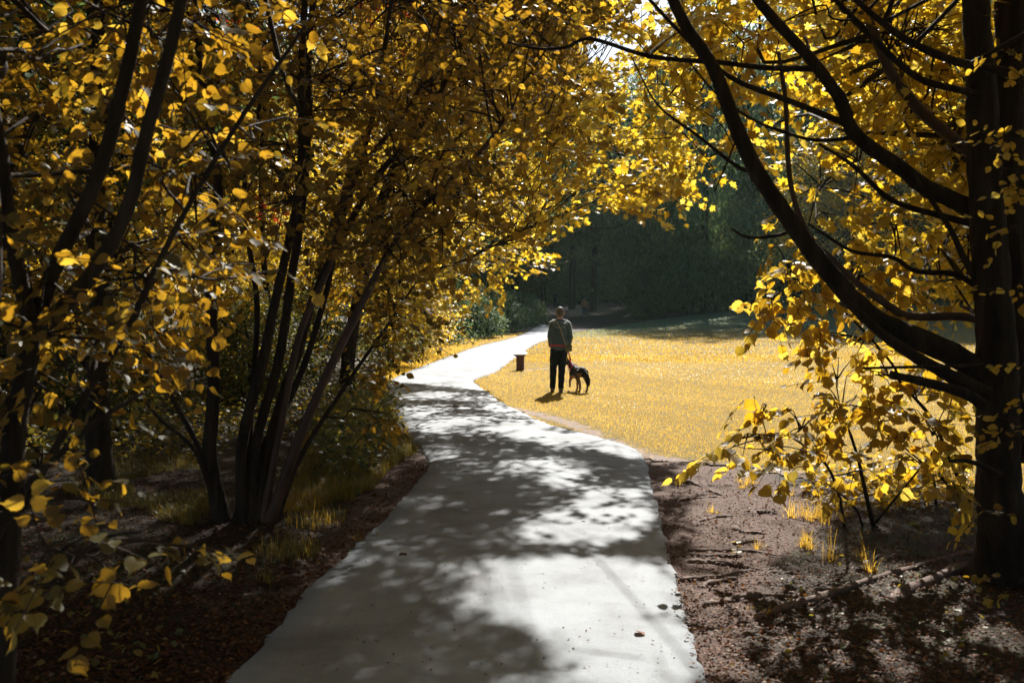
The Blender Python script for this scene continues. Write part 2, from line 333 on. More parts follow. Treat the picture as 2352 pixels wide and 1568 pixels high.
# near left forked tree
b = at(-10, 1500, 3.9); b[2] = 0
make_tree('forked_hazel_tree', 'dark forked tree leaning over the left edge, with large yellow round leaves', 'tree', b,
    [([b, *U(3.9, (30, 1050), (58, 880), (78, 740))], .046, .040, .02)],
    poly_blobs([(-100, -150), (420, -150), (560, 120), (420, 420), (420, 700), (260, 900), (-100, 900)], 32, (3.9, 6.2), (.28, .5))
    + [(at(x, y, d), r) for x, y, d, r in [(90, 1230, 3.3, .22), (230, 1270, 3.4, .2), (320, 1240, 3.5, .14), (150, 1330, 3.2, .12), (420, 560, 4.4, .28), (600, 300, 5.2, .35), (470, 420, 4.8, .3), (640, 620, 5.0, .16), (80, 1080, 4, .2), (-60, 1180, 3.6, .4)]]
    + [(np.array([x, y, z]), r) for x, y, z, r in [(-2.2, 1.8, 3.6, .8), (-1.2, 3.6, 4.4, .8), (-3.2, 3.2, 4.6, 1.), (-2, -.6, 4.4, 1.1), (-1, 1.2, 4.8, 1.), (-2.5, 5.5, 5.2, 1.), (-.8, 6, 5.3, .9)]],  # crown clumps carried over the camera, added to dim the sky light
    'hazel', 'hazel', .064, 25, 8, .32, limbs=[
        (U(3.9, (76, 760), (42, 620), (18, 480), (2, 330), (-30, 150), (-60, -100)), .032, .022),
        (U(3.95, (76, 750), (128, 610), (222, 410), (268, 260), (310, 80), (345, -120), (380, -350)), .034, .022),
        (U(3.85, (82, 765), (190, 655), (285, 500), (338, 300), (385, 130), (425, -60), (440, -300)), .032, .021),
        (U(4.1, (10, 1230), (60, 1150), (180, 935), (300, 740), (370, 590), (450, 440), (560, 260), (700, 60)), .019, .008),
        (U(3.8, (-30, 1270), (60, 1120), (220, 970), (330, 900)), .02, .006),
        (U(3.3, (-120, 1480), (20, 1420), (130, 1330), (230, 1240), (330, 1220)), .014, .004),
        (U(3.7, (-150, 1010), (-40, 900), (-20, 500), (-60, 200)), .045, .03)],
    branch_r=.016, part='trunk', tilt=.6)
# main hazel clump
c0 = at(575, 1200, 8.7); c0[2] = 0; HC = []
def st(d1, *pts): return [np.array([*(at(pts[0][0], pts[0][1], 8.7)[:2]), -.05])]+[at(x, y, 8.7+(d1-8.7)*i/(len(pts)-1)) for i, (x, y) in enumerate(pts) if i]
stems = [(st(8.3, (515, 1190), (482, 1050), (492, 900), (488, 750), (487, 600), (505, 420), (470, 200), (450, 0)), .062, .028, .03),
  (st(8.0, (560, 1190), (556, 1020), (598, 850), (630, 700), (662, 560), (690, 400), (690, 150), (700, -80)), .05, .026, .03),
  (st(8.6, (575, 1190), (588, 1020), (640, 830), (668, 650), (694, 480), (708, 300), (712, 100), (730, -90)), .05, .024, .02),
  (st(9.3, (590, 1190), (628, 980), (688, 800), (722, 680), (800, 520), (872, 400), (960, 300), (1040, 150), (1110, -60), (1160, -300)), .045, .018, .02),
  (st(8.2, (615, 1190), (682, 1020), (742, 880), (800, 760), (850, 660), (882, 600), (930, 520), (1030, 420), (1115, 338), (1180, 250)), .046, .016, .02, 'barkred'),
  (st(9.8, (540, 1190), (600, 1040), (690, 860), (745, 690), (790, 500), (850, 300), (890, 80), (915, -150), (935, -420)), .036, .015, .02),
  (st(9.9, (625, 1190), (690, 1050), (790, 890), (880, 760), (960, 640)), .028, .010, .02),
  (st(9.2, (500, 1180), (470, 1060), (405, 930), (345, 820), (325, 780)), .032, .012, .02),
  (st(8.1, (510, 1170), (450, 1040), (365, 960), (325, 905)), .022, .008, .01),
  (st(9.5, (560, 1190), (575, 960), (590, 700), (560, 450), (600, 200), (560, -40)), .032, .016, .01),
  (st(8.4, (600, 1190), (650, 950), (690, 760), (760, 600), (800, 430), (950, 230), (1010, 60), (1060, -180), (1080, -400)), .034, .014, .01, 'barkred')]
hz = poly_blobs([(330, -120), (1230, -120), (1330, 250), (1150, 420), (1000, 560), (900, 720), (760, 560), (380, 620)], 46, (7.2, 10.8), (.4, .7))
hz += poly_blobs([(760, 560), (950, 640), (900, 860), (880, 1030), (790, 1060), (740, 820)], 9, (8.5, 10.5), (.25, .42))
hz += [(np.array([x, y, z]), r) for x, y, z, r in [(-3.5, 9, 5.5, 1.2), (-1.8, 10, 6, 1.3), (-4.5, 11, 6.5, 1.4), (-2.5, 12.5, 7, 1.4), (-.6, 12.5, 6.4, 1.), (-5.5, 8, 5.5, 1.3), (-3.2, 6.5, 5.6, 1.2), (-1.6, 8.2, 5.7, .9), (-3.6, 14, 8, 1.5), (-1.4, 14.5, 7.8, 1.3), (-4, 4.5, 5.6, 1.3), (-2.6, 17, 8.6, 1.5), (-4.8, 16.5, 8.8, 1.6), (-.8, 11.5, 6.8, 1.2), (-6.4, 13, 7.4, 1.6), (-1.6, 12.6, 8.2, 1.3), (-3, 10.5, 7.6, 1.4), (-.2, 14.6, 7.6, 1.1), (-5, 19.5, 9.6, 1.7), (-2.4, 20, 10, 1.6), (-1, 8.6, 6.6, 1.)]]
hz += shade_blobs([(500, 1600), (700, 1380), (950, 1110), (1020, 1250), (960, 1400), (1030, 1600)], 22, (5, 8), (.7, 1.)) + shade_blobs([(100, 800), (800, 850), (900, 1000), (860, 1120), (100, 1120)], 16, (6, 9), (.9, 1.2)) + shade_blobs([(-300, 1130), (300, 1080), (860, 1090), (900, 1150), (700, 1380), (530, 1568), (1000, 1700), (-300, 1700)], 42, (5.2, 8.5), (.8, 1.2)) + shade_blobs([(0, 880), (830, 900), (880, 1000), (860, 1100), (0, 1150)], 34, (6, 9), (.9, 1.3)) + blocker_blobs(-6, .5, -3, 9, 5.4, 8, 26, (1., 1.5)) + blocker_blobs(-5, 0, 9, 15, 7, 10, 10, (1.2, 1.6)) + blocker_blobs(-3.4, -.2, 4.5, 9, 4.6, 6.4, 14, (.6, .9)) + [(at(x, y, d)+SUN*k, .5) for x, y, d in [(230, 1270, 3.4), (330, 1240, 3.5), (120, 1250, 3.3), (300, 1340, 3.3), (400, 1220, 3.5)] for k in (4.8,)]  # clumps above the view, added to shade the ground and block sky
hz += [(c+np.array([.24*2, 2.5, 2.]), r) for c, r in hz[:46:4]]
make_tree('multi_stem_hazel', 'large clump of slanting dark stems fanning out from one base left of the path', 'tree', c0, stems, hz, 'hazel', 'oval', .074, 19, 7, .40, part='stem', branch_r=.012, tilt=.55)
# trunk standing behind the clump
b = on_ground(232, 1112)
make_tree('woodland_tree', 'thick straight dark trunk in shade between the forked tree and stem clump', 'tree', b,
    [([b-[0, 0, .05], *U(10.5, (226, 1000), (222, 860), (228, 700), (215, 500), (225, 200), (200, -200))], .13, .09, .05)],
    poly_blobs([(-50, -100), (500, -100), (560, 500), (450, 700), (-50, 760)], 22, (9.5, 13), (.5, .9)), 'hazel', 'oval', .09, 9, 7, .45, branch_r=.015)
b = on_ground(-20, 1030)
make_tree('woodland_tree', 'dim slender tree behind the forked tree, crown filling the upper left corner', 'tree', b,
    [([b-[0, 0, .05], *U(12.9, (-30, 800), (10, 500), (60, 200), (40, -200))], .12, .07, .05)],
    poly_blobs([(-100, -60), (520, -60), (420, 560), (300, 860), (-100, 900)], 22, (12, 17), (.6, 1.1)), 'hazel', 'small', .1, 9, 8, .5, branch_r=.015)
# mid left golden maples over the path
b = on_ground(800, 925)
make_tree('field_maple', 'golden maple behind the stem clump, crown arching over the path towards the man', 'tree', b,
    [([b-[0, 0, .05], *U(18.5, (800, 820), (830, 650), (880, 450), (960, 250), (1040, 60), (1100, -200))], .14, .05, .06)],
    poly_blobs([(860, 150), (1330, 60), (1480, 160), (1520, 420), (1420, 470), (1320, 500), (1250, 540), (1200, 640), (1080, 720), (930, 800), (860, 760)], 70, (15.5, 22), (.5, .95))
    + [(np.array([x, y, z]), r) for x, y, z, r in [(-2, 20, 8.5, 1.5), (0, 19, 8, 1.3), (-3.5, 18, 8.8, 1.6), (-1.5, 17, 8.6, 1.3), (.8, 20.5, 7.4, 1.)]]
    +poly_blobs([(1270, 40), (1560, 110), (1570, 440), (1430, 475), (1330, 480), (1270, 300)], 46, (13, 17), (.4, .65))+shade_blobs([(1150, 1490), (1600, 1500), (1610, 1620), (1050, 1620)], 9, (4.5, 6.5), (.3, .45))+shade_blobs([(1010, 1050), (1470, 1060), (1500, 1250), (1430, 1285), (1100, 1275), (930, 1200)], 30, (5.2, 8.2), (.45, .75))+poly_blobs([(1290, 60), (1640, 90), (1700, 330), (1560, 430), (1430, 470), (1300, 430)], 26, (14, 18.5), (.4, .7))+poly_blobs([(1480, 180), (1720, 240), (1740, 500), (1620, 465), (1540, 440), (1480, 480)], 22, (13.5, 16.5), (.4, .6)), 'maple', 'maple', .098, 15, 8, .5, branch_r=.014, limbs=[
        (U(18, (850, 600), (950, 470), (1080, 380), (1180, 280), (1340, 150)), .05, .015), (U(17.5, (830, 680), (930, 640), (1060, 600), (1180, 540)), .05, .015),
        (U(19.5, (900, 400), (1060, 300), (1250, 260), (1420, 300), (1480, 380)), .04, .012)])
b = on_ground(700, 862)
make_tree('field_maple', 'bright orange gold maple beyond the path bend, lower leaves hanging above the verge', 'tree', b,
    [([b-[0, 0, .05], *U(b[1], (710, 760), (740, 600), (800, 420), (860, 240), (900, 60))], .16, .06, .06)],
    poly_blobs([(800, 300), (1180, 320), (1290, 560), (1240, 620), (1150, 680), (1080, 735), (1000, 795), (930, 830), (820, 820)], 60, (23, 29), (.7, 1.2), .9),
    'maple', 'maple', .12, 10, 8, .55, branch_r=.016, limbs=[(U(26, (740, 600), (880, 560), (1010, 560), (1120, 600)), .06, .015)])
b = on_ground(965, 812)
make_tree('verge_bush', 'pale orange backlit bush at the path verge beyond the bend', 'bush', b,
    [([b-[0, 0, .05], b+[.1, 0, .5], b+[.3, .2, 1.3]], .04, .015), ([b-[0, 0, .05], b+[-.3, 0, .6], b+[-.6, .2, 1.2]], .03, .012)],
    [(b+np.array([x, y, z]), r) for x, y, z, r in [(0, 0, .8, .5), (.5, .3, 1.0, .45), (-.6, .2, .9, .55), (.1, .4, 1.6, .5), (-.8, .5, 1.6, .6), (.8, -.2, .6, .35), (-1.4, .6, 1, .6)]],
    'pale', 'small', .10, 22, 9, .35, part='stem', carve=False, win=False, branch_r=.01)
# right tree with the long limbs
b = on_ground(2325, 1325)
rb = poly_blobs([(1480, -160), (2420, -160), (2420, 560), (2230, 620), (1990, 600), (1860, 560), (1760, 520), (1640, 470), (1560, 430), (1500, 300)], 72, (7.6, 12), (.4, .75))
rb += poly_blobs([(1780, 60), (2400, 0), (2400, 600), (2150, 640), (1990, 600), (1860, 540)], 26, (7.6, 11), (.4, .7))
rb += poly_blobs([(1400, 110), (1670, 140), (1690, 480), (1610, 468), (1545, 440), (1490, 490), (1410, 465)], 40, (11.5, 14.5), (.3, .5))
rb += poly_blobs([(1330, 180), (1480, 60), (1700, 200), (1700, 480), (1600, 460), (1530, 430), (1470, 490), (1390, 440)], 20, (10, 13), (.3, .55))
rb += poly_blobs([(1900, 560), (2230, 600), (2240, 800), (2080, 840), (1960, 760)], 9, (7.6, 10.5), (.3, .45))
rb += [(np.array([x, y, z]), r) for x, y, z, r in [(2.2, 3.5, 4.8, 1.2), (3.6, 2, 4.6, 1.3), (3, 6, 5.6, 1.2), (4.6, 4.5, 5.2, 1.4), (4.8, 8, 5.8, 1.4), (3.4, 9.5, 6.2, 1.3), (5.5, 10.5, 6, 1.4), (2.2, 8, 6, .9), (4, 7, 6.4, 1.3), (4.6, 11.5, 6.8, 1.3), (1.2, 3, 5.6, 1.1), (0, 2, 5.8, 1.2), (1.5, .5, 5.4, 1.3), (3.6, -1, 5, 1.4), (5.6, 6.5, 4.8, 1.2)]]  # high clumps, partly over the camera, added to cut sun and sky light
rb += shade_blobs([(1780, 1260), (2100, 1210), (2500, 1200), (2700, 1700), (1720, 1700), (1730, 1420)], 52, (5, 7.5), (.7, 1.1)) + shade_blobs([(1720, 1330), (2100, 1260), (2500, 1230), (2700, 1750), (1680, 1750), (1700, 1460)], 44, (6.5, 9.5), (.9, 1.3)) + blocker_blobs(.5, 7, -3, 7, 5, 7.5, 26, (1., 1.5)) + blocker_blobs(0, 5, 4, 8, 6, 8.5, 8, (1., 1.5))  # more unseen clumps added for shade at the lower right
right = make_tree('spreading_maple', 'big dark tree at the right edge with long curved limbs sweeping up and left', 'tree', b,
    [([b-[0, 0, .1], *U(6.8, (2305, 1210), (2292, 1100), (2290, 900), (2278, 700), (2262, 500), (2250, 300), (2240, 100), (2230, -150), (2220, -500))], .165, .07, .22)],
    rb, 'maple', 'maple', .102, 16, 7, .42, bark='barkr', branch_r=.012, tilt=.55, limbs=[
        ([at(2345, 1060, 7.0), *U(7.1, (2335, 900), (2330, 700), (2322, 400), (2318, 200), (2322, -100), (2330, -400))], .15, .08),
        (U(6.8, (2275, 870), (2190, 815), (2080, 765), (2000, 725), (1900, 620), (1825, 520), (1745, 400), (1685, 270), (1640, 150), (1570, 40), (1530, -60), (1480, -260)), .085, .03),
        (U(6.9, (2260, 500), (2200, 465), (2123, 429), (2070, 387), (1965, 309), (1929, 228), (1862, 134), (1771, 35), (1700, -60), (1600, -250)), .066, .026),
        (U(7.5, (2262, 380), (2221, 344), (2123, 264), (2052, 176), (2017, 105), (1982, 0), (1950, -120)), .05, .03, 0, 'barkred'),
        (U(6.5, (2312, 165), (2193, 141), (2087, 95), (2017, 46), (1955, -10), (1880, -100)), .032, .014),
        (U(6.7, (2245, 216), (2123, 186), (2052, 134), (1982, 63), (1919, 0), (1850, -90)), .026, .014),
        (U(7.0, (1958, 316), (1900, 322), (1841, 316), (1736, 278), (1650, 220), (1580, 140)), .016, .006),
        (U(6.9, (1936, 282), (1824, 236), (1701, 190), (1630, 141), (1525, 35), (1440, -60)), .024, .010),
        (U(7.0, (1868, 158), (1760, 156), (1654, 144), (1495, 130), (1358, 90), (1298, 109), (1231, 112), (1143, 91), (1101, 70)), .022, .006),
        (U(7.2, (2263, 742), (2210, 727), (2087, 725), (2035, 697), (1964, 645), (1912, 595), (1855, 532), (1817, 416), (1806, 233), (1790, 120)), .034, .014, 0, 'barkred'),
        (U(6.6, (2270, 905), (2210, 876), (2123, 831), (2035, 775), (1982, 725), (1947, 690)), .055, .02),
        (U(6.3, (2260, 930), (2210, 901), (2123, 877), (2045, 859)), .04, .024),
        (U(6.5, (2260, 838), (2140, 842), (1982, 846)), .013, .009),
        (U(7.3, (2262, 670), (2193, 630), (2105, 623), (2052, 592), (1964, 578), (1912, 550), (1859, 515)), .024, .008),
        (U(6.8, (2270, 720), (2245, 650), (2210, 585), (2175, 514), (2100, 400)), .035, .012),
        (U(7.1, (2262, 520), (2180, 500), (2050, 460), (1960, 380), (1880, 330)), .03, .010),
        (U(7.2, (1747, 402), (1690, 380), (1600, 310), (1510, 240), (1450, 130)), .018, .005),
        (U(7.0, (1830, 520), (1790, 540), (1720, 545), (1680, 525)), .014, .008),
        (U(6.4, (2300, 1090), (2230, 1060), (2180, 1058)), .02, .010),
        (U(7.4, (1700, 300), (1650, 420), (1640, 440)), .008, .004)])
sg = [(at(x, y, d), r) for x, y, d, r in [(2300, 390, 5.9, .12), (2330, 300, 5.8, .1), (2345, 430, 5.9, .12), (2290, 340, 5.9, .08), (2350, 130, 5.8, .12), (2320, 520, 6, .1), (2340, 660, 5.9, .1), (2300, 960, 6, .1), (2345, 1010, 5.9, .14), (2340, 860, 5.9, .1), (2340, 1340, 5.7, .12), (2250, 1180, 6.0, .08)]]
b3 = np.array([3.2, 5.9, 0.]); make_tree('leafy_shoot', 'thin shoot with small orange leaves crossing in front of the big right trunk', 'sapling', b3, [([b3, *U(5.9, (2400, 1200), (2370, 900), (2350, 600), (2335, 400), (2345, 200), (2360, 50))], .014, .004)], sg, 'beech', 'oval', .055, 60, 7, .2, part='stem', branch_r=.006, carve=False, win=False, gaps=False)
# exposed roots are parts of this tree
def zr(*q): return [(1525+.3516*x, 1017+.3516*y) for x, y in q]
for q, r in [(zr((50, 255), (140, 262), (250, 290)), .03), (zr((90, 380), (230, 368), (370, 360)), .02), (zr((220, 520), (330, 495), (470, 480)), .026), (zr((460, 560), (560, 590), (690, 600)), .026),
    (zr((150, 710), (320, 705), (480, 700), (760, 745)), .022), (zr((130, 790), (260, 770), (400, 785), (650, 835)), .026), (zr((80, 905), (300, 880), (460, 862), (620, 835)), .026), (zr((260, 935), (360, 900), (480, 895)), .024),
    (zr((220, 1060), (400, 1045), (500, 1025), (620, 1000), (900, 1012)), .03), (zr((580, 1160), (850, 1060), (1000, 1030), (1400, 880), (1800, 770), (2100, 700)), .035), (zr((660, 855), (900, 850)), .018), (zr((300, 315), (340, 330), (390, 345)), .024),
    (zr((625, 450), (680, 452), (735, 462)), .026), (zr((450, 655), (520, 642), (600, 640)), .022), (zr((610, 1365), (705, 1395), (660, 1450), (630, 1510)), .009), (zr((700, 1385), (880, 1340), (1080, 1305)), .014), (zr((880, 330), (1010, 322)), .016),
    (zr((200, 735), (230, 738), (560, 742)), .02), (zr((1500, 1010), (1900, 850), (2200, 760)), .05)]:
    G = [on_ground(*p) for p in q]; P = catmull(G, 6); t = np.linspace(0, 1, len(P)); P[:, 2] += r*.15*np.sin(t*math.pi)+.25*r*np.sin(t*9+r*300)-.2*r; P[0, 2] -= r*.9; P[-1, 2] -= r*.9
    P[:, :2] += np.cumsum(R.normal(0, .006, (len(P), 2)), 0); w = Tubes(); w.add(P-b, r*(1-.35*t)*(1+.25*R.random(len(P))), 8, .12); w.link('root', M['root'], right)
# sapling shrub with drooping oval leaves
b2 = on_ground(2007, 1205)
sb = [(at(x, y, d), r) for x, y, d, r in [(1665, 1050, 7.0, .17), (1740, 1010, 7.2, .22), (1810, 1060, 7, .2), (1850, 960, 7.4, .26), (1760, 930, 7.3, .18), (1930, 930, 7.6, .3), (1900, 1020, 7.3, .22), (2020, 960, 7.6, .3), (2100, 900, 7.8, .3), (2010, 860, 7.8, .25), (2140, 1000, 7.6, .3), (2080, 1040, 7.6, .22), (1960, 1090, 7.6, .16), (2180, 1100, 7.8, .25),
     (1760, 690, 7.4, .25), (1830, 640, 7.4, .3), (1900, 700, 7.5, .28), (1800, 590, 7.6, .25), (1880, 780, 7.6, .22), (1960, 790, 7.6, .25), (1920, 860, 7.8, .2), (1980, 620, 7.7, .3), (2060, 700, 7.7, .3)]]
make_tree('beech_sapling', 'thin sapling with drooping oval yellow leaves left of the big right trunk', 'sapling', b2,
    [([b2-[0, 0, .03], *U(8.0, (1990, 1140), (1972, 1060), (1950, 990), (1930, 940))], .02, .008), ([b2-[.25, 0, .03], *U(7.8, (1925, 1130), (1900, 1070), (1862, 1035), (1800, 1000), (1700, 1020), (1640, 1050))], .014, .004),
     ([on_ground(2235, 1160), *U(7.6, (2186, 1066), (2140, 961), (2070, 880), (2045, 831), (1940, 718), (1859, 683), (1827, 630))], .016, .006), ([on_ground(2150, 1160), *U(7.9, (2140, 1090), (2080, 1030), (2010, 980))], .012, .005),
     ([b2, *U(7.8, (2060, 1140), (2160, 1010), (2190, 900))], .012, .005), ([b2+[-.1, 0, 0], *U(7.9, (1960, 1160), (1900, 1110))], .01, .005)],
    sb, 'beech', 'hazel', .095, 34, 7, .30, part='stem', branch_r=.008, droop=.55, tilt=.45, win=False, carve=False, gaps=False)
# ------------------------------------------------------------------ background trees and bushes (prototypes, then copies)
PROTO = {}
def proto(key, name, H, cz, rx, rz, ncl, perc, cl, leaf, mat, trunk_r, stems=1, kind='small', tier=.5):
    root = empty(name, (0, 0, 0)); w = Tubes()
    for s in range(stems):
        a = R.uniform(0, 6.28); lean = np.array([math.cos(a), math.sin(a), 0])*(.06*H if stems == 1 else .35*H)
        w.add(catmull([[0, 0, -.3], lean*.25+[0, 0, H*.3], lean*.6+[0, 0, H*.6], lean+[0, 0, H*.85]], 4)+R.normal(0, .02, (13, 3)), np.linspace(trunk_r, trunk_r*.35, 13), 8, .05)
    for i in range(int(6+H*.8)):
        z0 = H*R.uniform(.25, .75); a = R.uniform(0, 6.28); v = np.array([math.cos(a), math.sin(a), R.uniform(.1, .7)])*rx*.75
        w.add(catmull([[0, 0, z0], v*.5+[0, 0, z0+.1*H*.3], v+[0, 0, z0]], 3), np.linspace(trunk_r*.45, trunk_r*.1, 7), 5, .05, False)
    w.link('trunk' if stems == 1 else 'stem', M['bark'], root)
    v = nz(R.normal(size=(ncl, 3))); rr = R.uniform(.45, 1.0, ncl)**.7*(1+.16*np.sin(v[:, 0]*5+1)*np.cos(v[:, 1]*4)); c = v*rr[:, None]*np.array([rx, rx, rz])+[0, 0, cz]
    c[:, :2] *= (1-.35*np.clip((c[:, 2:3]-cz)/rz, 0, 1)); n = ncl*perc; ci = np.repeat(np.arange(ncl), perc); cls = cl*R.uniform(.6, 1.3, ncl)
    off = R.normal(0, 1, (n, 3))*np.array([1, 1, tier])*cls[ci][:, None]*.5; off[:, 2] -= .35*(off[:, 0]**2+off[:, 1]**2)/np.maximum(cls[ci], .1); p = c[ci]+off; ok = p[:, 2] > .08; p, ci = p[ok], ci[ok]; n = len(p)
    ax = nz(v[ci]*np.array([1, 1, .3])+R.normal(0, .7, (n, 3))+[0, 0, -.3]); nr = nz(np.array([0, 0, 1.])+v[ci]*np.array([.7, .7, .2])+R.normal(0, .38, (n, 3)))
    tint = np.clip(np.repeat(R.normal(.45, .26, ncl), perc)[:len(ok)][ok]+R.normal(0, .15, n), 0, 1)
    me = leaves_mesh('crown', p, ax, nr, leaf*R.uniform(.6, 1.3, n), kind, tint); link('crown', me, M[mat], root)
    PROTO[key] = [root, False]
def place(key, x, y, s, rz, label, cat='tree', group=None, sz=None):
    src, used = PROTO[key]
    if not used: r = src; PROTO[key][1] = True
    else:
        r = src.copy(); COL.objects.link(r)
        for ch in list(src.children):
            k = ch.copy(); COL.objects.link(k); k.parent = r
    r.location = (x, y, float(T(x, y))); r.rotation_euler = (0, 0, rz); r.scale = (s, s, sz or s)
    for k in ('label', 'category', 'group'):
        if k in r: del r[k]
    return tag(r, label, cat, group)
proto('dense', 'dense_tree', 13, 6.0, 5.2, 6.4, 330, 84, 1.7, .24, 'dark', .28, 1, 'small', .26)
proto('tall', 'woodland_tree', 19, 12, 5.0, 7.5, 300, 64, 1.7, .26, 'dark', .32, 1, 'small', .26)
proto('olive', 'woodland_tree', 13, 7.6, 4.2, 5.6, 420, 40, 1.0, .22, 'olive', .2)
proto('gold', 'woodland_tree', 11, 6.6, 4.0, 5.4, 420, 44, .9, .17, 'farmix', .17)
proto('amber', 'woodland_tree', 9, 5.2, 3.0, 4.4, 330, 46, .75, .13, 'maple', .13)
proto('bush', 'dark_bush', 2.2, 1.1, 1.5, 1.15, 150, 46, .5, .13, 'dark', .05, 4)
proto('obush', 'woodland_bush', 2.4, 1.3, 1.3, 1.3, 120, 46, .5, .10, 'olive', .04, 5)
proto('gbush', 'woodland_bush', 2.6, 1.5, 1.2, 1.4, 110, 46, .5, .09, 'maple', .035, 5)
G1 = 'dark trees closing off the far side of the lawn'
place('dense', 14.6, 76, 1.05, .3, 'large dense dark green tree touching the ground behind the lawn, right of the dirt slope', group=G1, sz=2.1)
place('dense', 21.5, 73, 1.2, 2.1, 'dark green tree just right of the largest dense tree, behind the shaded lawn', group=G1, sz=2.2)
for i, (x, y, s, a) in enumerate([(28, 70, 1.3, 4), (35, 66, 1.3, 1), (42, 60, 1.3, 3), (49, 50, 1.2, 5), (53, 38, 1.1, 2), (50, 24, 1.1, .5)]):
    place('dense', x, y, s, a, 'dark green tree behind the upper lawn, mostly hidden by the golden leaves', group=G1, sz=2.2)
place('tall', 10.2, 121, 1.0, 1.2, 'tall dark tree with bare trunk on the dirt slope behind the walker in tan', group='tall dark trees at the top of the dirt slope')
for x, y, s, a in [(11.4, 88, 1.1, .9), (8.0, 98, 1.1, 5.1), (3.0, 97, 1.15, 2.2), (12.6, 101, 1.15, 3.3), (13.4, 92, 1.1, 1), (6.2, 103, 1.2, 5), (-.6, 92, 1.1, .4), (17.5, 96, 1.2, 1.8), (4.5, 126, .95, 2), (15.5, 118, 1.05, 3), (-3, 124, 1.1, 4), (19.5, 126, 1.2, 5), (8, 136, 1.2, .4), (0, 140, 1.2, 1.9), (25, 132, 1.2, 2.9), (14, 142, 1.3, 3.3)]:
    place('tall', x, y, s, a, 'tall dark woodland tree standing above the dirt slope', group='tall dark trees at the top of the dirt slope')
place('olive', .2, 83, .85, 1.5, 'olive green tree overhanging the far end of the path from the left')
place('olive', -3.2, 66, .8, .5, 'small grey green tree left of the far path, right of the orange leaves', )
for x, y, s, a in [(-7, 92, 1.2, 2), (-12, 80, 1.3, 3), (-18, 70, 1.3, 4), (-26, 62, 1.3, 5), (-34, 52, 1.2, 1), (-40, 40, 1.2, 2), (-22, 44, 1.1, .7), (-15, 56, 1.1, 5.4)]:
    place('olive', x, y, s, a, 'woodland tree deep behind the leaves left of the path', group='trees deep in the wood left of the path')
for x, y, s, a in [(-9, 44, 1.1, 1), (-13, 34, 1.1, 2), (-19, 30, 1.1, 3), (-26, 28, 1.1, 4), (-31, 20, 1., 5), (-5.8, 56, 1.1, 0), (-16, 23, .95, 2.5)]:
    place('gold', x, y, s, a, 'yellowing woodland tree behind the stems left of the path', group='yellowing trees in the wood left of the path')
for x, y, s, a in [(-7.2, 24, .9, 1), (-10.5, 20, .95, 2.2), (-6.2, 31, 1., 3), (-12, 15.5, .9, 4.1), (-15, 12, .9, 5.1)]:
    place('amber', x, y, s, a, 'small amber tree in the wood between the dark stems', group='amber trees in the wood left of the path')
for x, y, s, a in [(18.5, 56, 1.25, 0), (23, 60, 1.5, 1), (27, 54, 1.5, 2), (32, 58, 1.6, 3), (37, 52, 1.6, 4), (25, 68, 1.7, 5)]:
    place('amber', x, y, s, a, 'sunlit golden tree beyond the lawn seen between the right limbs', group='golden trees beyond the lawn')
place('tall', -6.2, 58, 1.05, 3.2, 'tall dark tree behind the bushes where the path enters the shade', group='tall trees shading the far path')
place('tall', .3, 77, 1.15, 2, 'tall dark tree shading the far path from the left', group='tall trees shading the far path')
place('dense', 12.8, 86, .8, 4, 'dense dark tree behind the left flank of the largest dense tree', group=G1, sz=1.7)
for x, y, s, a in [(30, 96, 1.75, 1), (40, 90, 1.8, 2), (52, 80, 1.8, 3), (60, 60, 1.8, 5)]:
    place('gold', x, y, s, a, 'tall pale yellow tree rising far behind the maple boughs', group='tall pale trees far behind the lawn')
for x, y, s, a in [(-8, -3, .8, 1), (-4.5, -9, .9, 2), (2.5, -8, .85, 3), (8, -3, .8, 4), (-12, 3, .9, 5), (11, 3, .8, .5), (-1, -17, 1, 1.5), (10, -14, 1, 2.5), (-12, -12, 1, 3.5), (16, 5, .9, 4.5), (-11, 9, .85, 5.5), (-9.5, 15, .8, .2), (-13, 21, .9, 1.1), (-8.6, 22, .75, 2.7), (-17, 14, .9, 3.1)]:  # trees added behind and beside the view to block sky and sun
    place('tall', x, y, s, a, 'tall dark tree roofing the wood over the path', group='tall trees over the wood')
for x, y, s, a in [(-14, 118, 1.2, 1), (-6, 130, 1.3, 2), (1, 131, 1.25, 3), (6, 132, 1.2, 4), (12, 130, 1.2, 5), (18.5, 122, 1.2, .5), (24, 120, 1.3, 1.5), (-22, 108, 1.3, 2.5), (32, 112, 1.4, 3.5), (-8, 108, 1., 5.2)]:
    place('dense', x, y, s, a, 'dense dark tree closing the wood behind the dirt slope', group='dense trees behind the dirt slope')
for x, y, s, a in [(-6, 113, 2.2, 0), (-3, 116, 2.3, 1), (-.2, 113, 2.1, 2), (2.8, 117, 2.3, 3), (5.4, 118.5, 2.2, 4), (8.2, 119, 2.1, 5), (11.2, 119, 2.3, .5), (14.2, 116, 2.2, 1.5), (17, 112, 2.3, 2.5), (20, 108, 2.4, 3.5), (23, 104, 2.4, 4.5), (-9.5, 108, 2.4, 5.5), (-13, 100, 2.5, .2), (26, 98, 2.5, 1.2), (30, 94, 2.6, 2.2), (12.6, 108, 1.5, 2)]:
    place('bush', x, y, s, a, 'tall dark thicket bush closing the top of the dirt slope', 'bush', 'dark thicket at the top of the dirt slope')
for x, y, s, a in [(18, 76, 1.7, 0), (22, 75, 1.8, 1), (25.5, 73, 1.8, 2), (29.5, 71, 1.9, 3), (33, 69, 1.9, 4), (37, 66, 1.9, 5), (41, 62, 2, .5), (20, 90, 2.2, 2.5), (27, 87, 2.2, 1.5), (14.5, 86, 2, 3.5)]:
    place('bush', x, y, s, a, 'dark low thicket bush along the upper edge of the lawn', 'bush', 'dark thicket along the upper lawn edge')
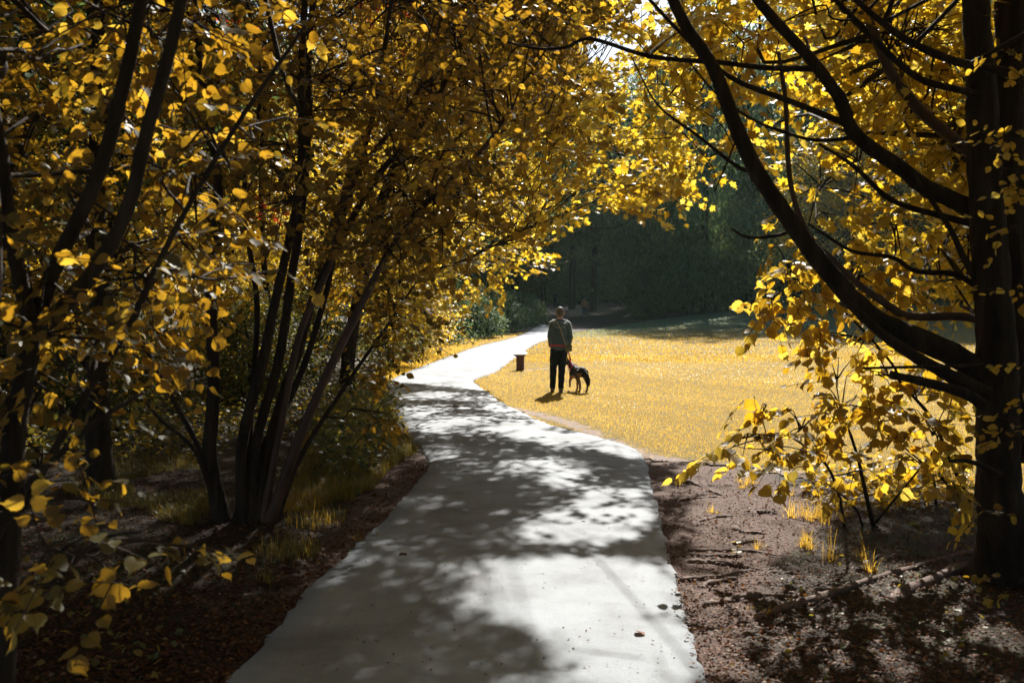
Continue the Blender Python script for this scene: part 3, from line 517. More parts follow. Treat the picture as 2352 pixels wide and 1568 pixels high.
for x, y, s, a in [(-4.4, 56, 1.9, 0), (-5, 47, 1.7, 2), (-3.4, 73, 1.8, 4), (-1.8, 80, 1.7, 1)]:
    place('bush', x, y, s, a, 'dark thicket bush behind the low row left of the far path', 'bush', 'thicket left of the far path')
for (x, y, s, a), l in zip([(-1.7, 49, .9, 0), (-.6, 58, 1.0, 1), (.6, 66, 1.05, 2), (-3.2, 43, .8, 3), (-2.6, 60, 1.2, 4), (1.3, 78, .9, 5), (10.2, 76, .8, 2)],
    ['dark green bush on the left verge where the path enters the shade', 'dark bush between the path bend and the far track, middle of the row', 'dark bush at the left edge of the track behind the walking man',
     'low dark bush nearest the orange leaves beyond the path bend', 'broad dark bush at the back of the row left of the far path', 'small dark bush where the far path meets the dirt slope', 'low dark bush at the foot of the dense tree beside the dirt slope']):
    place('bush', x, y, s, a, l, 'bush', 'dark bushes along the far path')
for x, y, s, a in [(-4.6, 18, .8, 0), (-6.3, 15, .9, 1), (-8.5, 17, 1, 2), (-4.9, 24, .9, 3), (-10, 12.5, 1, 4), (-7.6, 11, .8, 5), (-3.4, 28, .8, .5), (-12.5, 18, 1.1, 1.5), (-5.6, 21, 1, 2.5)]:
    place('obush', x, y, s, a, 'olive bush in the shade between the woodland stems', 'bush', 'bushes in the shade of the wood')
for x, y, s, a in [(-5.2, 19.5, .8, 0), (-7.4, 20, .9, 1), (-9.2, 14.5, .8, 2), (-3.0, 33, .9, 4), (-3.4, 37, .9, 5)]:
    place('gbush', x, y, s, a, 'yellow bush catching the sun between the woodland stems', 'bush', 'yellow bushes in the wood')
# red leaved branch high in the wood
b = on_ground(700, 880)
make_tree('red_maple', 'slim tree with small patches of red leaves behind the upper middle leaves', 'tree', b, [([b, *U(20, (620, 700), (600, 400), (620, 100), (620, -100))], .07, .03)],
    [(at(x, y, 19), .28) for x, y in [(570, 60), (610, 80), (960, 30), (1010, 90), (930, 180), (610, 480), (880, 10)]], 'red', 'maple', .12, 30, 6, .4, carve=False, win=False, branch_r=.01)

# ------------------------------------------------------------------ ground, path, lawn
LAWN = [(1492, 1058), (1380, 1014), (1252, 979), (1162, 934), (1112, 899), (1087, 876), (1136, 857), (1170, 833), (1200, 812), (1235, 789), (1300, 768), (1400, 750), (1500, 735), (1700, 708), (1840, 690), (2100, 660), (2700, 620), (3600, 700), (3600, 1190), (2230, 1140), (1900, 1112), (1700, 1072)]
VERGE = [(872, 905), (905, 868), (960, 845), (1040, 815), (1100, 794), (1180, 775), (1212, 762), (1160, 768), (1080, 778), (1000, 796), (900, 825), (840, 880)]
DIRT = [(1480, 1045), (1700, 1068), (1800, 1110), (1960, 1130), (1900, 1210), (1780, 1290), (1720, 1420), (1700, 1600), (1580, 1600), (1500, 1300)]
EDGE = [(985, 1075), (935, 990), (890, 960), (860, 1100), (740, 1240), (560, 1480), (560, 1568), (700, 1400), (880, 1230)]
xs = np.concatenate([-np.geomspace(260, .12, 150), [0], np.geomspace(.12, 260, 150)]); ys = np.concatenate([np.linspace(-60, 2, 40), 2+np.geomspace(.1, 420, 260)])
X, Y = np.meshgrid(xs, ys); Z = T(X, Y)+.012*np.sin(X*7+Y*3)*np.cos(Y*6-X*2); V = np.stack([X, Y, Z], -1).reshape(-1, 3)
def soft(V, polys, jit=8):
    u, v = proj(V+R.normal(0, .0, V.shape)); f = V[:, 1] > 2.2; o = np.zeros(len(V))
    for P in polys:
        for k in range(6): o += inpoly(u+R.normal(0, jit, len(u)), v+R.normal(0, jit*.5, len(u)), P)/6.
    return np.clip(o, 0, 1)*f
bare = soft(V, [DIRT, EDGE], 14); grs = soft(V, [VERGE], 3)
track = ((V[:, 1] > 62) & (V[:, 0] > -2) & (V[:, 0] < 22)).astype(float)
i = np.arange(len(ys)-1)[:, None]*len(xs); j = np.arange(len(xs)-1)[None]; F = np.stack([i+j, i+j+1, i+len(xs)+j+1, i+len(xs)+j], -1).reshape(-1, 4)
m, nt, out = newmat('woodland_soil'); tc = N_(nt, 'ShaderNodeTexCoord').outputs['Object']
def mixc(nt, f, a, b):
    x = N_(nt, 'ShaderNodeMix', data_type='RGBA'); nt.links.new(f, x.inputs[0]); nt.links.new(a, x.inputs[6]); nt.links.new(b, x.inputs[7]); return x.outputs[2]
def attr(nt, n): return N_(nt, 'ShaderNodeAttribute', attribute_name=n).outputs['Fac']
lit = ramp(nt, noise(nt, 34, 8, .75), [(.32, (.012, .009, .007)), (.5, (.038, .025, .017)), (.66, (.085, .052, .034)), (.78, (.16, .11, .08))])
moss = ramp(nt, noise(nt, 40, 8, .75), [(.35, (.02, .022, .01)), (.7, (.08, .085, .03))]); f = ramp(nt, noise(nt, .9, 4), [(.48, (0, 0, 0)), (.6, (.8, .8, .8))]); lit = mixc(nt, f, lit, moss)
dirt = ramp(nt, noise(nt, 22, 10, .75), [(.3, (.04, .022, .017)), (.5, (.115, .066, .050)), (.7, (.25, .165, .14))]); c = mixc(nt, attr(nt, 'bare'), lit, dirt)
tr = ramp(nt, noise(nt, 1.5, 8, .7), [(.3, (.035, .026, .024)), (.7, (.10, .074, .068))]); c = mixc(nt, attr(nt, 'track'), c, tr)
gg = ramp(nt, noise(nt, 26, 8, .7), [(.3, (.12, .10, .04)), (.7, (.30, .21, .06))]); c = mixc(nt, attr(nt, 'grassy'), c, gg)
p = N_(nt, 'ShaderNodeBsdfPrincipled', Roughness=.85); p.inputs['Specular IOR Level'].default_value = .25; nt.links.new(c, p.inputs['Base Color'])
nt.links.new(bump(nt, noise(nt, 26, 12, .75), .9, .05), p.inputs['Normal']); nt.links.new(p.outputs[0], out.inputs[0]); M['soil'] = m
g = link('ground', np_mesh('ground', V, F, {'bare': ('FLOAT', bare), 'grassy': ('FLOAT', grs), 'track': ('FLOAT', track)}), M['soil']); tag(g, kind='structure')

PL = [(530, 1568), (700, 1375), (870, 1215), (955, 1120), (988, 1072), (968, 1030), (935, 990), (905, 935), (882, 895), (905, 872), (960, 848), (1040, 818), (1100, 797), (1180, 777), (1218, 760), (1240, 745)]
PR = [(1614, 1568), (1560, 1375), (1522, 1235), (1494, 1120), (1470, 1046), (1385, 1012), (1255, 977), (1160, 932), (1110, 897), (1087, 876), (1136, 856), (1170, 832), (1200, 811), (1236, 788), (1280, 774), (1296, 757)]
gl = [np.array([-2.9, -14, 0]), np.array([-2.3, -3, 0]), np.array([-1.95, 2.4, 0])]+[on_ground(*q) for q in PL]; gr = [np.array([-.3, -14, 0]), np.array([.3, -3, 0]), np.array([.86, 2.4, 0])]+[on_ground(*q) for q in PR]
gl = catmull(gl, 16); gr = catmull(gr, 16); n = len(gl); ar = np.arange(n); wob = lambda a, b: .018*np.sin(ar*a)*np.sin(ar*b)+.012*np.sin(ar*a*3.7); w_ = np.cumsum(R.normal(0, .006, (n, 2, 2)), 0)*.0+R.normal(0, .012, (n, 2, 2)); gl[:, :2] += w_[:, 0]*.7; gr[:, :2] += w_[:, 1]*.7; gl[:, 0] += wob(.9, .37); gr[:, 0] += wob(.8, .43)
K = 13; t = np.linspace(0, 1, K); P = gl[:, None]*(1-t)[None, :, None]+gr[:, None]*t[None, :, None]; P[..., 2] = T(P[..., 0], P[..., 1])+.034+.02*np.sin(t*math.pi)[None]
lo = P[:, [0]].copy(); lo[..., 2] -= .09; lo[..., 0] -= .03; hi = P[:, [-1]].copy(); hi[..., 2] -= .09; hi[..., 0] += .03; P = np.concatenate([lo, P, hi], 1); K += 2
i = np.arange(n-1)[:, None]*K; j = np.arange(K-1)[None]; F = np.stack([i+j, i+j+1, i+K+j+1, i+K+j], -1).reshape(-1, 4)
m, nt, out = newmat('pale_asphalt')
fine = noise(nt, 260, 3, .8); big = noise(nt, 1.3, 6, .65); v = N_(nt, 'ShaderNodeTexVoronoi', Scale=130.); nt.links.new(N_(nt, 'ShaderNodeTexCoord').outputs['Object'], v.inputs['Vector'])
a = ramp(nt, fine, [(.30, (.17, .19, .22)), (.5, (.29, .32, .36)), (.75, (.45, .48, .53))]); d_ = ramp(nt, big, [(.34, (.60, .585, .57)), (.50, (.86, .86, .86)), (.64, (1, 1, 1))]); sp = ramp(nt, v.outputs['Color'], [(0, (.45, .45, .45)), (.07, (1, 1, 1))])
def mul(nt, a, b):
    x = N_(nt, 'ShaderNodeMix', data_type='RGBA', blend_type='MULTIPLY'); x.inputs[0].default_value = 1; nt.links.new(a, x.inputs[6]); nt.links.new(b, x.inputs[7]); return x.outputs[2]
c = mul(nt, mul(nt, a, d_), sp); p = N_(nt, 'ShaderNodeBsdfPrincipled', Roughness=.8); p.inputs['Specular IOR Level'].default_value = .2
nt.links.new(c, p.inputs['Base Color']); nt.links.new(bump(nt, noise(nt, 180, 4, .7), .5, .004), p.inputs['Normal']); nt.links.new(p.outputs[0], out.inputs[0])
o = link('path', np_mesh('path', P.reshape(-1, 3), F), m); tag(o, kind='structure')

def bank_shade(p): return sst(44, 62, p[:, 1]+3*np.sin(p[:, 0]*.5)+.25*(p[:, 0]-8))*.85  # green tint that puts the far lawn's shade into its colour
# lawn sheet with worn patches
WORN = [[(1175, 940), (1240, 955), (1300, 972), (1370, 1000)], [(1205, 851), (1290, 846), (1310, 845)], [(1390, 1012), (1480, 1050), (1600, 1066), (1750, 1082), (1900, 1108)]]
ys = np.geomspace(8.5, 125, 330); xs = np.concatenate([np.arange(-3, 9, .09), np.geomspace(9, 60, 130)]); X, Y = np.meshgrid(xs, ys); V = np.stack([X, Y, T(X, Y)+.012], -1).reshape(-1, 3)
u, v = proj(V); ins = inpoly(u, v, LAWN); worn = np.zeros(len(V))
for k, W in enumerate(WORN):
    q = catmull([on_ground(*p_) for p_ in W], 8); dd = np.sqrt(((V[:, None, :2]-q[None, :, :2])**2).sum(-1)).min(1); worn = np.maximum(worn, np.clip(1.25-dd/(.30, .26, .4)[k], 0, 1))
i = np.arange(len(ys)-1)[:, None]*len(xs); j = np.arange(len(xs)-1)[None]; F = np.stack([i+j, i+j+1, i+len(xs)+j+1, i+len(xs)+j], -1).reshape(-1, 4); F = F[ins[F].all(1)]
us = np.unique(F); mp_ = np.full(len(V), -1); mp_[us] = np.arange(len(us)); LV, LF, LW = V[us], mp_[F], worn[us]
m, nt, out = newmat('lawn_turf'); a = ramp(nt, noise(nt, 5, 10, .8), [(.3, (.09, .068, .018)), (.5, (.21, .145, .028)), (.7, (.34, .225, .045))]); b_ = ramp(nt, noise(nt, 9, 9, .8), [(.35, (.22, .15, .13)), (.7, (.48, .38, .35))])
wm = N_(nt, 'ShaderNodeMath', operation='ADD'); nt.links.new(attr(nt, 'worn'), wm.inputs[0]); nn = N_(nt, 'ShaderNodeMath', operation='MULTIPLY_ADD'); nt.links.new(noise(nt, 3.5, 6, .7), nn.inputs[0]); nn.inputs[1].default_value = 2.4; nn.inputs[2].default_value = -1.5; nt.links.new(nn.outputs[0], wm.inputs[1])
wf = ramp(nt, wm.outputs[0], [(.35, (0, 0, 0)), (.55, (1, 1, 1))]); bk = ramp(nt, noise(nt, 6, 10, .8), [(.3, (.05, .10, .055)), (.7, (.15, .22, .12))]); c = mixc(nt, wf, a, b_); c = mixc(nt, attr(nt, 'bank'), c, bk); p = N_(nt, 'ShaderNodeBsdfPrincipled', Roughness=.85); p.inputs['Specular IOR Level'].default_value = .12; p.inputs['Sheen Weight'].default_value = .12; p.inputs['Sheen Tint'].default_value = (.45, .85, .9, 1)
nt.links.new(c, p.inputs['Base Color']); nt.links.new(bump(nt, noise(nt, 30, 10, .8), .9, .05), p.inputs['Normal']); nt.links.new(p.outputs[0], out.inputs[0])
o = link('lawn', np_mesh('lawn', LV, LF, {'worn': ('FLOAT', LW), 'bank': ('FLOAT', bank_shade(LV))}), m); tag(o, kind='structure')

def blades(name, pos, h, w, mat, segs=1, lean=.35, label=None, cat=None, kind='stuff', tintm=.5, origin=None, out=None):
    n = len(pos); ln = R.uniform(.1, 1.9, n)*lean; a = R.uniform(0, 6.283, n); a = a if out is None else out+math.pi/2+R.normal(0, .5, n); side = np.stack([np.cos(a), np.sin(a), np.zeros(n)], 1); fw = np.stack([-np.sin(a), np.cos(a), np.zeros(n)], 1)*ln[:, None]*(1 if out is None else -1)
    L = []
    for k in range(segs):
        t = k/segs; c = pos+np.array([0, 0, 1.])*(h*t*(1-.38*t*np.minimum(ln, 1.4)))[:, None]+fw*(h*t*t)[:, None]; ww = (w*(1-t*.7))[:, None]*side*.5; L += [c-ww, c+ww]
    L.append(pos+np.array([0, 0, 1.])*(h*(1-.5*np.minimum(ln, 1.5)))[:, None]+fw*h[:, None]); V = np.stack(L, 1); k = V.shape[1]; F = []
    for s in range(segs-1): F += [(2*s, 2*s+1, 2*s+3), (2*s, 2*s+3, 2*s+2)]
    F.append((2*segs-2, 2*segs-1, 2*segs)); F = (np.array(F)[None]+(np.arange(n)*k)[:, None, None]).reshape(-1, 3)
    lf = np.sin(pos[:, 0]*.9+2*np.sin(pos[:, 1]*.31))*np.cos(pos[:, 1]*.53+1.3*np.sin(pos[:, 0]*.4))+.6*np.sin(pos[:, 0]*3.1+pos[:, 1]*2.2); tint = np.clip(R.normal(tintm, .22, n)+.17*lf, 0, 1); o = link(name, np_mesh(name, V.reshape(-1, 3), F, {'tint': ('FLOAT', np.repeat(tint, k)), 'lc': ('FLOAT_VECTOR', np.zeros((n*k, 3)))}), mat)
    return tag(o, label, cat, None, kind)
# short lawn grass, thinning on the worn patches
def on_lawn(n, lo, hi, pw=1.):
    d = lo*(hi/lo)**(R.random(n)**pw); x = R.uniform(-.12, .62, n)*d; p = np.stack([x, d, T(x, d)], 1); u, v = proj(p); k = inpoly(u+R.normal(0, 2, n), v+R.normal(0, 1, n), LAWN); p = p[k]
    w = np.zeros(len(p))
    for W, r in zip(WORN, (.30, .26, .4)):
        q = catmull([on_ground(*p_) for p_ in W], 5); dd = np.sqrt(((p[:, None, :2]-q[None, :, :2])**2).sum(-1)).min(1); w = np.maximum(w, np.clip(1.3-dd/r, 0, 1))
    nn = .5+.5*np.sin(p[:, 0]*5+np.sin(p[:, 1]*4)*2)*np.cos(p[:, 1]*6+p[:, 0]*2); return p[R.random(len(p)) > w*(.6+.5*nn)]
p = on_lawn(460000, 9.5, 34); sc_ = .55+p[:, 1]/26.; blades('grass', p, R.uniform(.022, .05, len(p))*np.clip(sc_, .8, 1.4), .0048*sc_+.0018, M['grass'], 1, .5, 'short golden backlit grass covering the lawn', 'grass', tintm=.6)
p = on_lawn(110000, 30, 84); pb = R.random(len(p)) < bank_shade(p)
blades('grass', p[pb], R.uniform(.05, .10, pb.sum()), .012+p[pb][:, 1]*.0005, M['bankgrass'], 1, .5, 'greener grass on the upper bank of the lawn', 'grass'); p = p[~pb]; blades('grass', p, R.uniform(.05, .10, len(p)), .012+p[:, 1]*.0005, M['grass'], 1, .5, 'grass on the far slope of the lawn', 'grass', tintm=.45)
# daisies
p = on_lawn(5200, 17, 80, .7); nn = np.sin(p[:, 0]*.8+1)*np.cos(p[:, 1]*.35)+.6*np.sin(p[:, 0]*.3+p[:, 1]*.2); p = p[(nn > -.15) & (p[:, 0] > 1.5+0*p[:, 1])]; p[:, 2] += .07
k = 6; an = np.arange(k)*2*math.pi/k; r = .010+.00032*p[:, 1]; V = np.concatenate([p[:, None]+[0, 0, .004], p[:, None]+np.stack([np.cos(an), np.sin(an), 0*an], 1)[None]*r[:, None, None]], 1)
F = np.array([(0, 1+i, 1+(i+1) % k) for i in range(k)]); F = (F[None]+(np.arange(len(p))*(k+1))[:, None, None]).reshape(-1, 3); o = link('daisies', np_mesh('daisies', V.reshape(-1, 3), F), plain('white_petal', (.75, .74, .7), .6), smooth=False); tag(o, 'tiny white daisies scattered over the lawn', 'flowers', kind='stuff')
# verge grass left of the far path
def in_poly_ground(poly, n):
    xs_ = [q[0] for q in poly]; ys_ = [q[1] for q in poly]; u = R.uniform(min(xs_), max(xs_), n); v = R.uniform(min(ys_), max(ys_), n); k = inpoly(u, v, poly); u, v = u[k], v[k]
    d = CH*FU/np.maximum(v-HY, 20); x = (u-HX)*d/FU
    for _ in range(6): d = (CH-T(x, d))*FU/np.maximum(v-HY, 12); x = (u-HX)*d/FU
    return np.stack([x, d, T(x, d)], 1)
p = in_poly_ground(VERGE, 60000); blades('grass', p, R.uniform(.05, .12, len(p)), np.full(len(p), .018), M['grass'], 1, .4, 'golden grass on the left verge beyond the path bend', 'grass')
# shady grass and herbs left of the path
V1 = [(700, 1010), (800, 960), (890, 930), (935, 985), (960, 1040), (900, 1075), (850, 1130), (720, 1170), (640, 1180), (640, 1100)]
p = in_poly_ground(V1, 42000); blades('grass', p, R.uniform(.05, .22, len(p))*(.4+.8*np.abs(np.sin(p[:, 0]*3+p[:, 1]))), np.full(len(p), .006), M['wgrass'], 3, .7, 'tall grass with orange tips between the stem clump and the path edge', 'grass')
V2 = [(260, 1060), (480, 1040), (520, 1150), (440, 1210), (250, 1170), (150, 1130)]
p = in_poly_ground(V2, 12000); p = p[(np.sin(p[:, 0]*4)+np.cos(p[:, 1]*3+p[:, 0])) > -.3]; blades('grass', p, R.uniform(.04, .15, len(p)), np.full(len(p), .006), M['wgrass'], 3, .8, 'dim grass in the shade left of the stem clump', 'grass', tintm=.35)
V3 = [(640, 1180), (800, 1140), (880, 1180), (760, 1290), (620, 1350), (500, 1300), (560, 1240)]
p = in_poly_ground(V3, 5000); p = p[(np.sin(p[:, 0]*7+1)+np.cos(p[:, 1]*6+p[:, 0])) > .7]; blades('grass', p, R.uniform(.06, .2, len(p)), np.full(len(p), .006), M['wgrass'], 3, .5, 'sparse tufts of grass at the foot of the stem clump', 'grass', tintm=.5)
def herbs(name, poly, n, hh, leaf, mat, kind, label, tm=.5):
    p = in_poly_ground(poly, n); p[:, 2] += hh*R.random(len(p))**1.3*(.5+.5*np.abs(np.sin(p[:, 0]*2.3+p[:, 1]*1.7))); m_ = len(p); ax = R.normal(0, 1, (m_, 3))*[1, 1, .4]; nr = nz(np.array([0, 0, 1.])+R.normal(0, .5, (m_, 3)))
    o = link(name, leaves_mesh(name, p, ax, nr, leaf*R.uniform(.6, 1.3, m_), kind, np.clip(R.normal(tm, .25, m_), 0, 1)), M[mat]); return tag(o, label, 'undergrowth', None, 'stuff')
herbs('undergrowth', [(720, 980), (800, 900), (890, 870), (900, 930), (930, 980), (890, 1060), (830, 1120), (720, 1120)], 5200, .75, .07, 'under', 'oval', 'grey green nettles and low leaves crowding the left path edge', .4)
herbs('undergrowth', [(0, 880), (700, 900), (820, 870), (760, 990), (500, 1040), (0, 1080)], 9000, .45, .07, 'under', 'oval', 'low green and yellow undergrowth deep between the trunks', .55)
herbs('undergrowth', [(1850, 1100), (2230, 1090), (2230, 1160), (2000, 1180), (1850, 1160)], 1500, .32, .06, 'beech', 'oval', 'low yellow leaves at the lawn edge left of the big trunk', .5)
herbs('undergrowth', [(1880, 1180), (2200, 1180), (2352, 1300), (2352, 1568), (1800, 1568), (1760, 1400)], 130, .12, .035, 'under', 'oval', 'scattered seedlings on the shaded ground under the big tree', .5)
herbs('undergrowth', [(0, 1250), (450, 1250), (420, 1568), (0, 1568)], 160, .08, .045, 'under', 'oval', 'scattered seedlings on the dark ground at the lower left', .6)
herbs('undergrowth', [(1060, 795), (1200, 762), (1240, 745), (1180, 740), (1060, 760), (960, 800)], 7000, .5, .10, 'dark', 'small', 'dark weeds along the foot of the far bushes', .6)
# fallen leaf litter on the soil
def litter(poly, n, sz, label, tm):
    p = in_poly_ground(poly, n); u, v = proj(p); pathp = PL+PR[::-1]; ju, jv = u+R.normal(0, 9, len(u)), v+R.normal(0, 4, len(u)); onp = inpoly(u, v, pathp) | inpoly(u, v, [(530, 1568), (1614, 1568), (1680, 1800), (330, 1800)]); p[onp, 2] += .045; u, v = ju, jv; k = ~inpoly(u, v, pathp) & ~inpoly(u, v, [(530, 1568), (1614, 1568), (1680, 1800), (330, 1800)]); p = p[k]; p[:, 2] += R.uniform(.006, .02, len(p)); m_ = len(p)
    nr = nz(np.array([0, 0, 1.])+R.normal(0, .45, (m_, 3))); o = link('leaf_litter', leaves_mesh('leaf_litter', p, R.normal(0, 1, (m_, 3))*[1, 1, .1], nr, sz*R.uniform(.4, 1.3, m_), 'small', np.clip(R.normal(tm, .28, m_), 0, 1)), M['litter']); tag(o, label, 'leaf litter', None, 'stuff')
litter([(-100, 1060), (500, 1060), (860, 1100), (985, 1060), (985, 1080), (700, 1380), (450, 1700), (-200, 1800)], 34000, .034, 'brown leaf litter under the trees left of the path', .35)
litter([(1480, 1050), (1900, 1120), (2500, 1150), (2700, 1800), (1600, 1800), (1530, 1300)], 40000, .026, 'reddish brown leaf litter beside the path under the big tree', .4)
litter([(880, 900), (940, 985), (985, 1060), (985, 1090), (700, 1385), (540, 1568), (470, 1568), (650, 1370), (900, 1110), (850, 930)], 9000, .028, 'red leaf litter along the left path edge', .45)
p = in_poly_ground([(530, 1568), (700, 1375), (955, 1120), (968, 1030), (905, 935), (1108, 897), (1255, 977), (1470, 1046), (1560, 1375), (1614, 1568)], 700); p[:, 2] += .056; m_ = len(p)
o = link('path_debris', leaves_mesh('path_debris', p, R.normal(0, 1, (m_, 3))*[1, 1, .05], nz(np.array([0, 0, 1.])+R.normal(0, .3, (m_, 3))), R.uniform(.006, .022, m_), 'small', np.clip(R.normal(.3, .3, m_), 0, 1)), M['litter']); tag(o, 'tiny crumbs of leaf and twig scattered over the asphalt', 'debris', None, 'stuff')
# sunlit grass tufts at the right
for (x, y, n_, h_, s_), l in zip([(1700, 1115, 260, .13, .09), (1800, 1140, 130, .13, .06), (1880, 1190, 520, .24, .12), (1850, 1250, 220, .2, .08), (1640, 1180, 90, .1, .06), (1930, 1290, 160, .26, .15), (1740, 1265, 50, .12, .07), (1760, 1405, 60, .08, .08), (830, 1240, 60, .14, .05), (2090, 1150, 160, .2, .14), (1575, 1320, 0, .1, .05)],
    ['low yellow grass tuft on the bare soil under the drooping leaves', 'small yellow grass tuft right of the low tuft at the lawn edge', 'largest bushy yellow grass tuft beside the sapling stems', 'bright spiky grass tuft at the edge of the shadow', 'thin grass tuft among the upper roots left of the others', 'dim grass tuft in the shadow near the big trunk', 'few blades growing between the shaded roots', 'tiny pale grass tuft by the root at the lower edge of the sunlight', 'orange grass tuft at the left edge of the path', 'grass tuft behind the sapling stems by the lawn edge', '']):
    if not n_: continue
    g0 = on_ground(x, y); n_ = int(n_*.7); nc = max(2, n_//32); cc = R.normal(0, s_, (nc, 2)); q = R.integers(0, nc, n_); o2 = R.normal(0, .016+.05*h_, (n_, 2)); p = g0+np.concatenate([cc[q]+o2, np.zeros((n_, 1))], 1); hh = R.uniform(.35, 1.25, n_)*h_*R.uniform(.5, 1.2, nc)[q]; tag(blades('grass_tuft', p, hh, np.full(n_, .0042), M['grass'], 4, .75, kind='thing', out=np.arctan2(o2[:, 1], o2[:, 0])), l, 'grass tuft', 'grass tufts beside the path')
# separate leaves fallen on the path, small weeds
FL = [(1085, 1241, .05, .1, 'dark curled leaf lying in shade near the middle of the path'), (934, 1287, .055, .2, 'dark leaf near the left side of the path'), (1458, 1468, .06, .6, 'orange curled leaf on the sunlit asphalt near the bottom'), (1550, 1374, .05, .9, 'pale yellow leaf on the right path edge'),
      (1566, 1405, .045, 1., 'white leaf fallen beside the right path edge'), (1056, 1180, .03, .2, 'tiny leaf in the dappled shade of the path'), (1345, 1210, .03, .2, 'small dark leaf on the asphalt right of the middle'), (1110, 1570, .03, .7, 'tiny reddish leaf at the bottom of the path'), (1059, 941, .16, .1, 'dark clump of leaves lying on the far bend of the path')]
for x, y, s_, tn, l in FL:
    p = on_ground(x, y)+[0, 0, .052]; o = link('fallen_leaf', leaves_mesh('fallen_leaf', np.array([[0, 0, 0.]]), R.normal(0, 1, (1, 3))*[1, 1, .05], np.array([[.35, .2, 1.]]), np.array([s_*1.3]), 'oval', np.array([tn])), M['litter']); o.location = p; tag(o, l, 'leaf', 'leaves fallen on the path')
for x, y, s_, n_, l in [(2085, 1250, .1, 5, 'grey green broad leaved seedling in the shade below the sapling'), (1690, 1290, .05, 7, 'small yellow seedling standing between the roots'), (2270, 1300, .08, 6, 'dim seedling at the foot of the big trunk'), (2190, 1470, .06, 5, 'yellow green seedling on the dark ground at the lower right'), (2330, 1350, .09, 5, 'seedling with long leaf at the right edge')]:
    g0 = on_ground(x, y); e = empty('seedling', tuple(g0)); tag(e, l, 'seedling'); hh = s_*3; w = Tubes(); w.add([[0, 0, 0], [.01, 0, hh*.5], [.02, .01, hh]], [.004, .003, .002], 5); w.link('stem', M['bark'], e)
    a = R.uniform(0, 6.28, n_); zz = R.uniform(.4, 1, n_)*hh; link('leaves', leaves_mesh('leaves', np.stack([0*a+.01, 0*a, zz], 1), np.stack([np.cos(a), np.sin(a), .2+0*a], 1), nz(np.array([0, 0, 1.])+R.normal(0, .25, (n_, 3))), np.full(n_, s_), 'oval', np.full(n_, .55)), M['under' if 'grey' in l or 'dim' in l else 'beech'], e)
# ------------------------------------------------------------------ plinth
def box(me_name, cx, cy, cz, sx, sy, sz, mat, parent, rx=0, bev=.006, top=1.):
    bm = bmesh.new(); bmesh.ops.create_cube(bm, size=1)
    for v in bm.verts:
        k = top if v.co.z > 0 else 1; v.co = Vector((v.co.x*sx*k, v.co.y*sy*k, v.co.z*sz))
    bmesh.ops.bevel(bm, geom=bm.edges[:], offset=bev, segments=2, affect='EDGES'); bmesh.ops.rotate(bm, verts=bm.verts, cent=(0, 0, 0), matrix=Matrix.Rotation(rx, 3, 'X'))
    bmesh.ops.translate(bm, verts=bm.verts, vec=(cx, cy, cz)); me = bpy.data.meshes.new(me_name); bm.to_mesh(me); bm.free(); return link(me_name, me, mat, parent, False)
g0 = on_ground(1195, 851); pl = empty('information_plinth', tuple(g0), math.radians(-6)); tag(pl, 'short brown plinth with a white slanted plaque on the grass beside the path bend', 'plinth')
wood = plain('weathered_brown_brick', (.14, .06, .045), .85, .3, .45, 40, .6, .01)
box('pedestal', 0, 0, .18, .20, .17, .40, wood, pl); box('cap', 0, 0, .405, .24, .20, .05, wood, pl, 0, .004, 1.35); 
sl = box('slab', 0, -.01, .452, .36, .27, .035, plain('pale_stone', (.62, .62, .60), .6, .4, .08), pl, math.radians(9)); box('plaque', 0, -.012, .472, .30, .21, .006, plain('white_enamel', (.8, .8, .78), .35, .5, .04), pl, math.radians(9), .001)

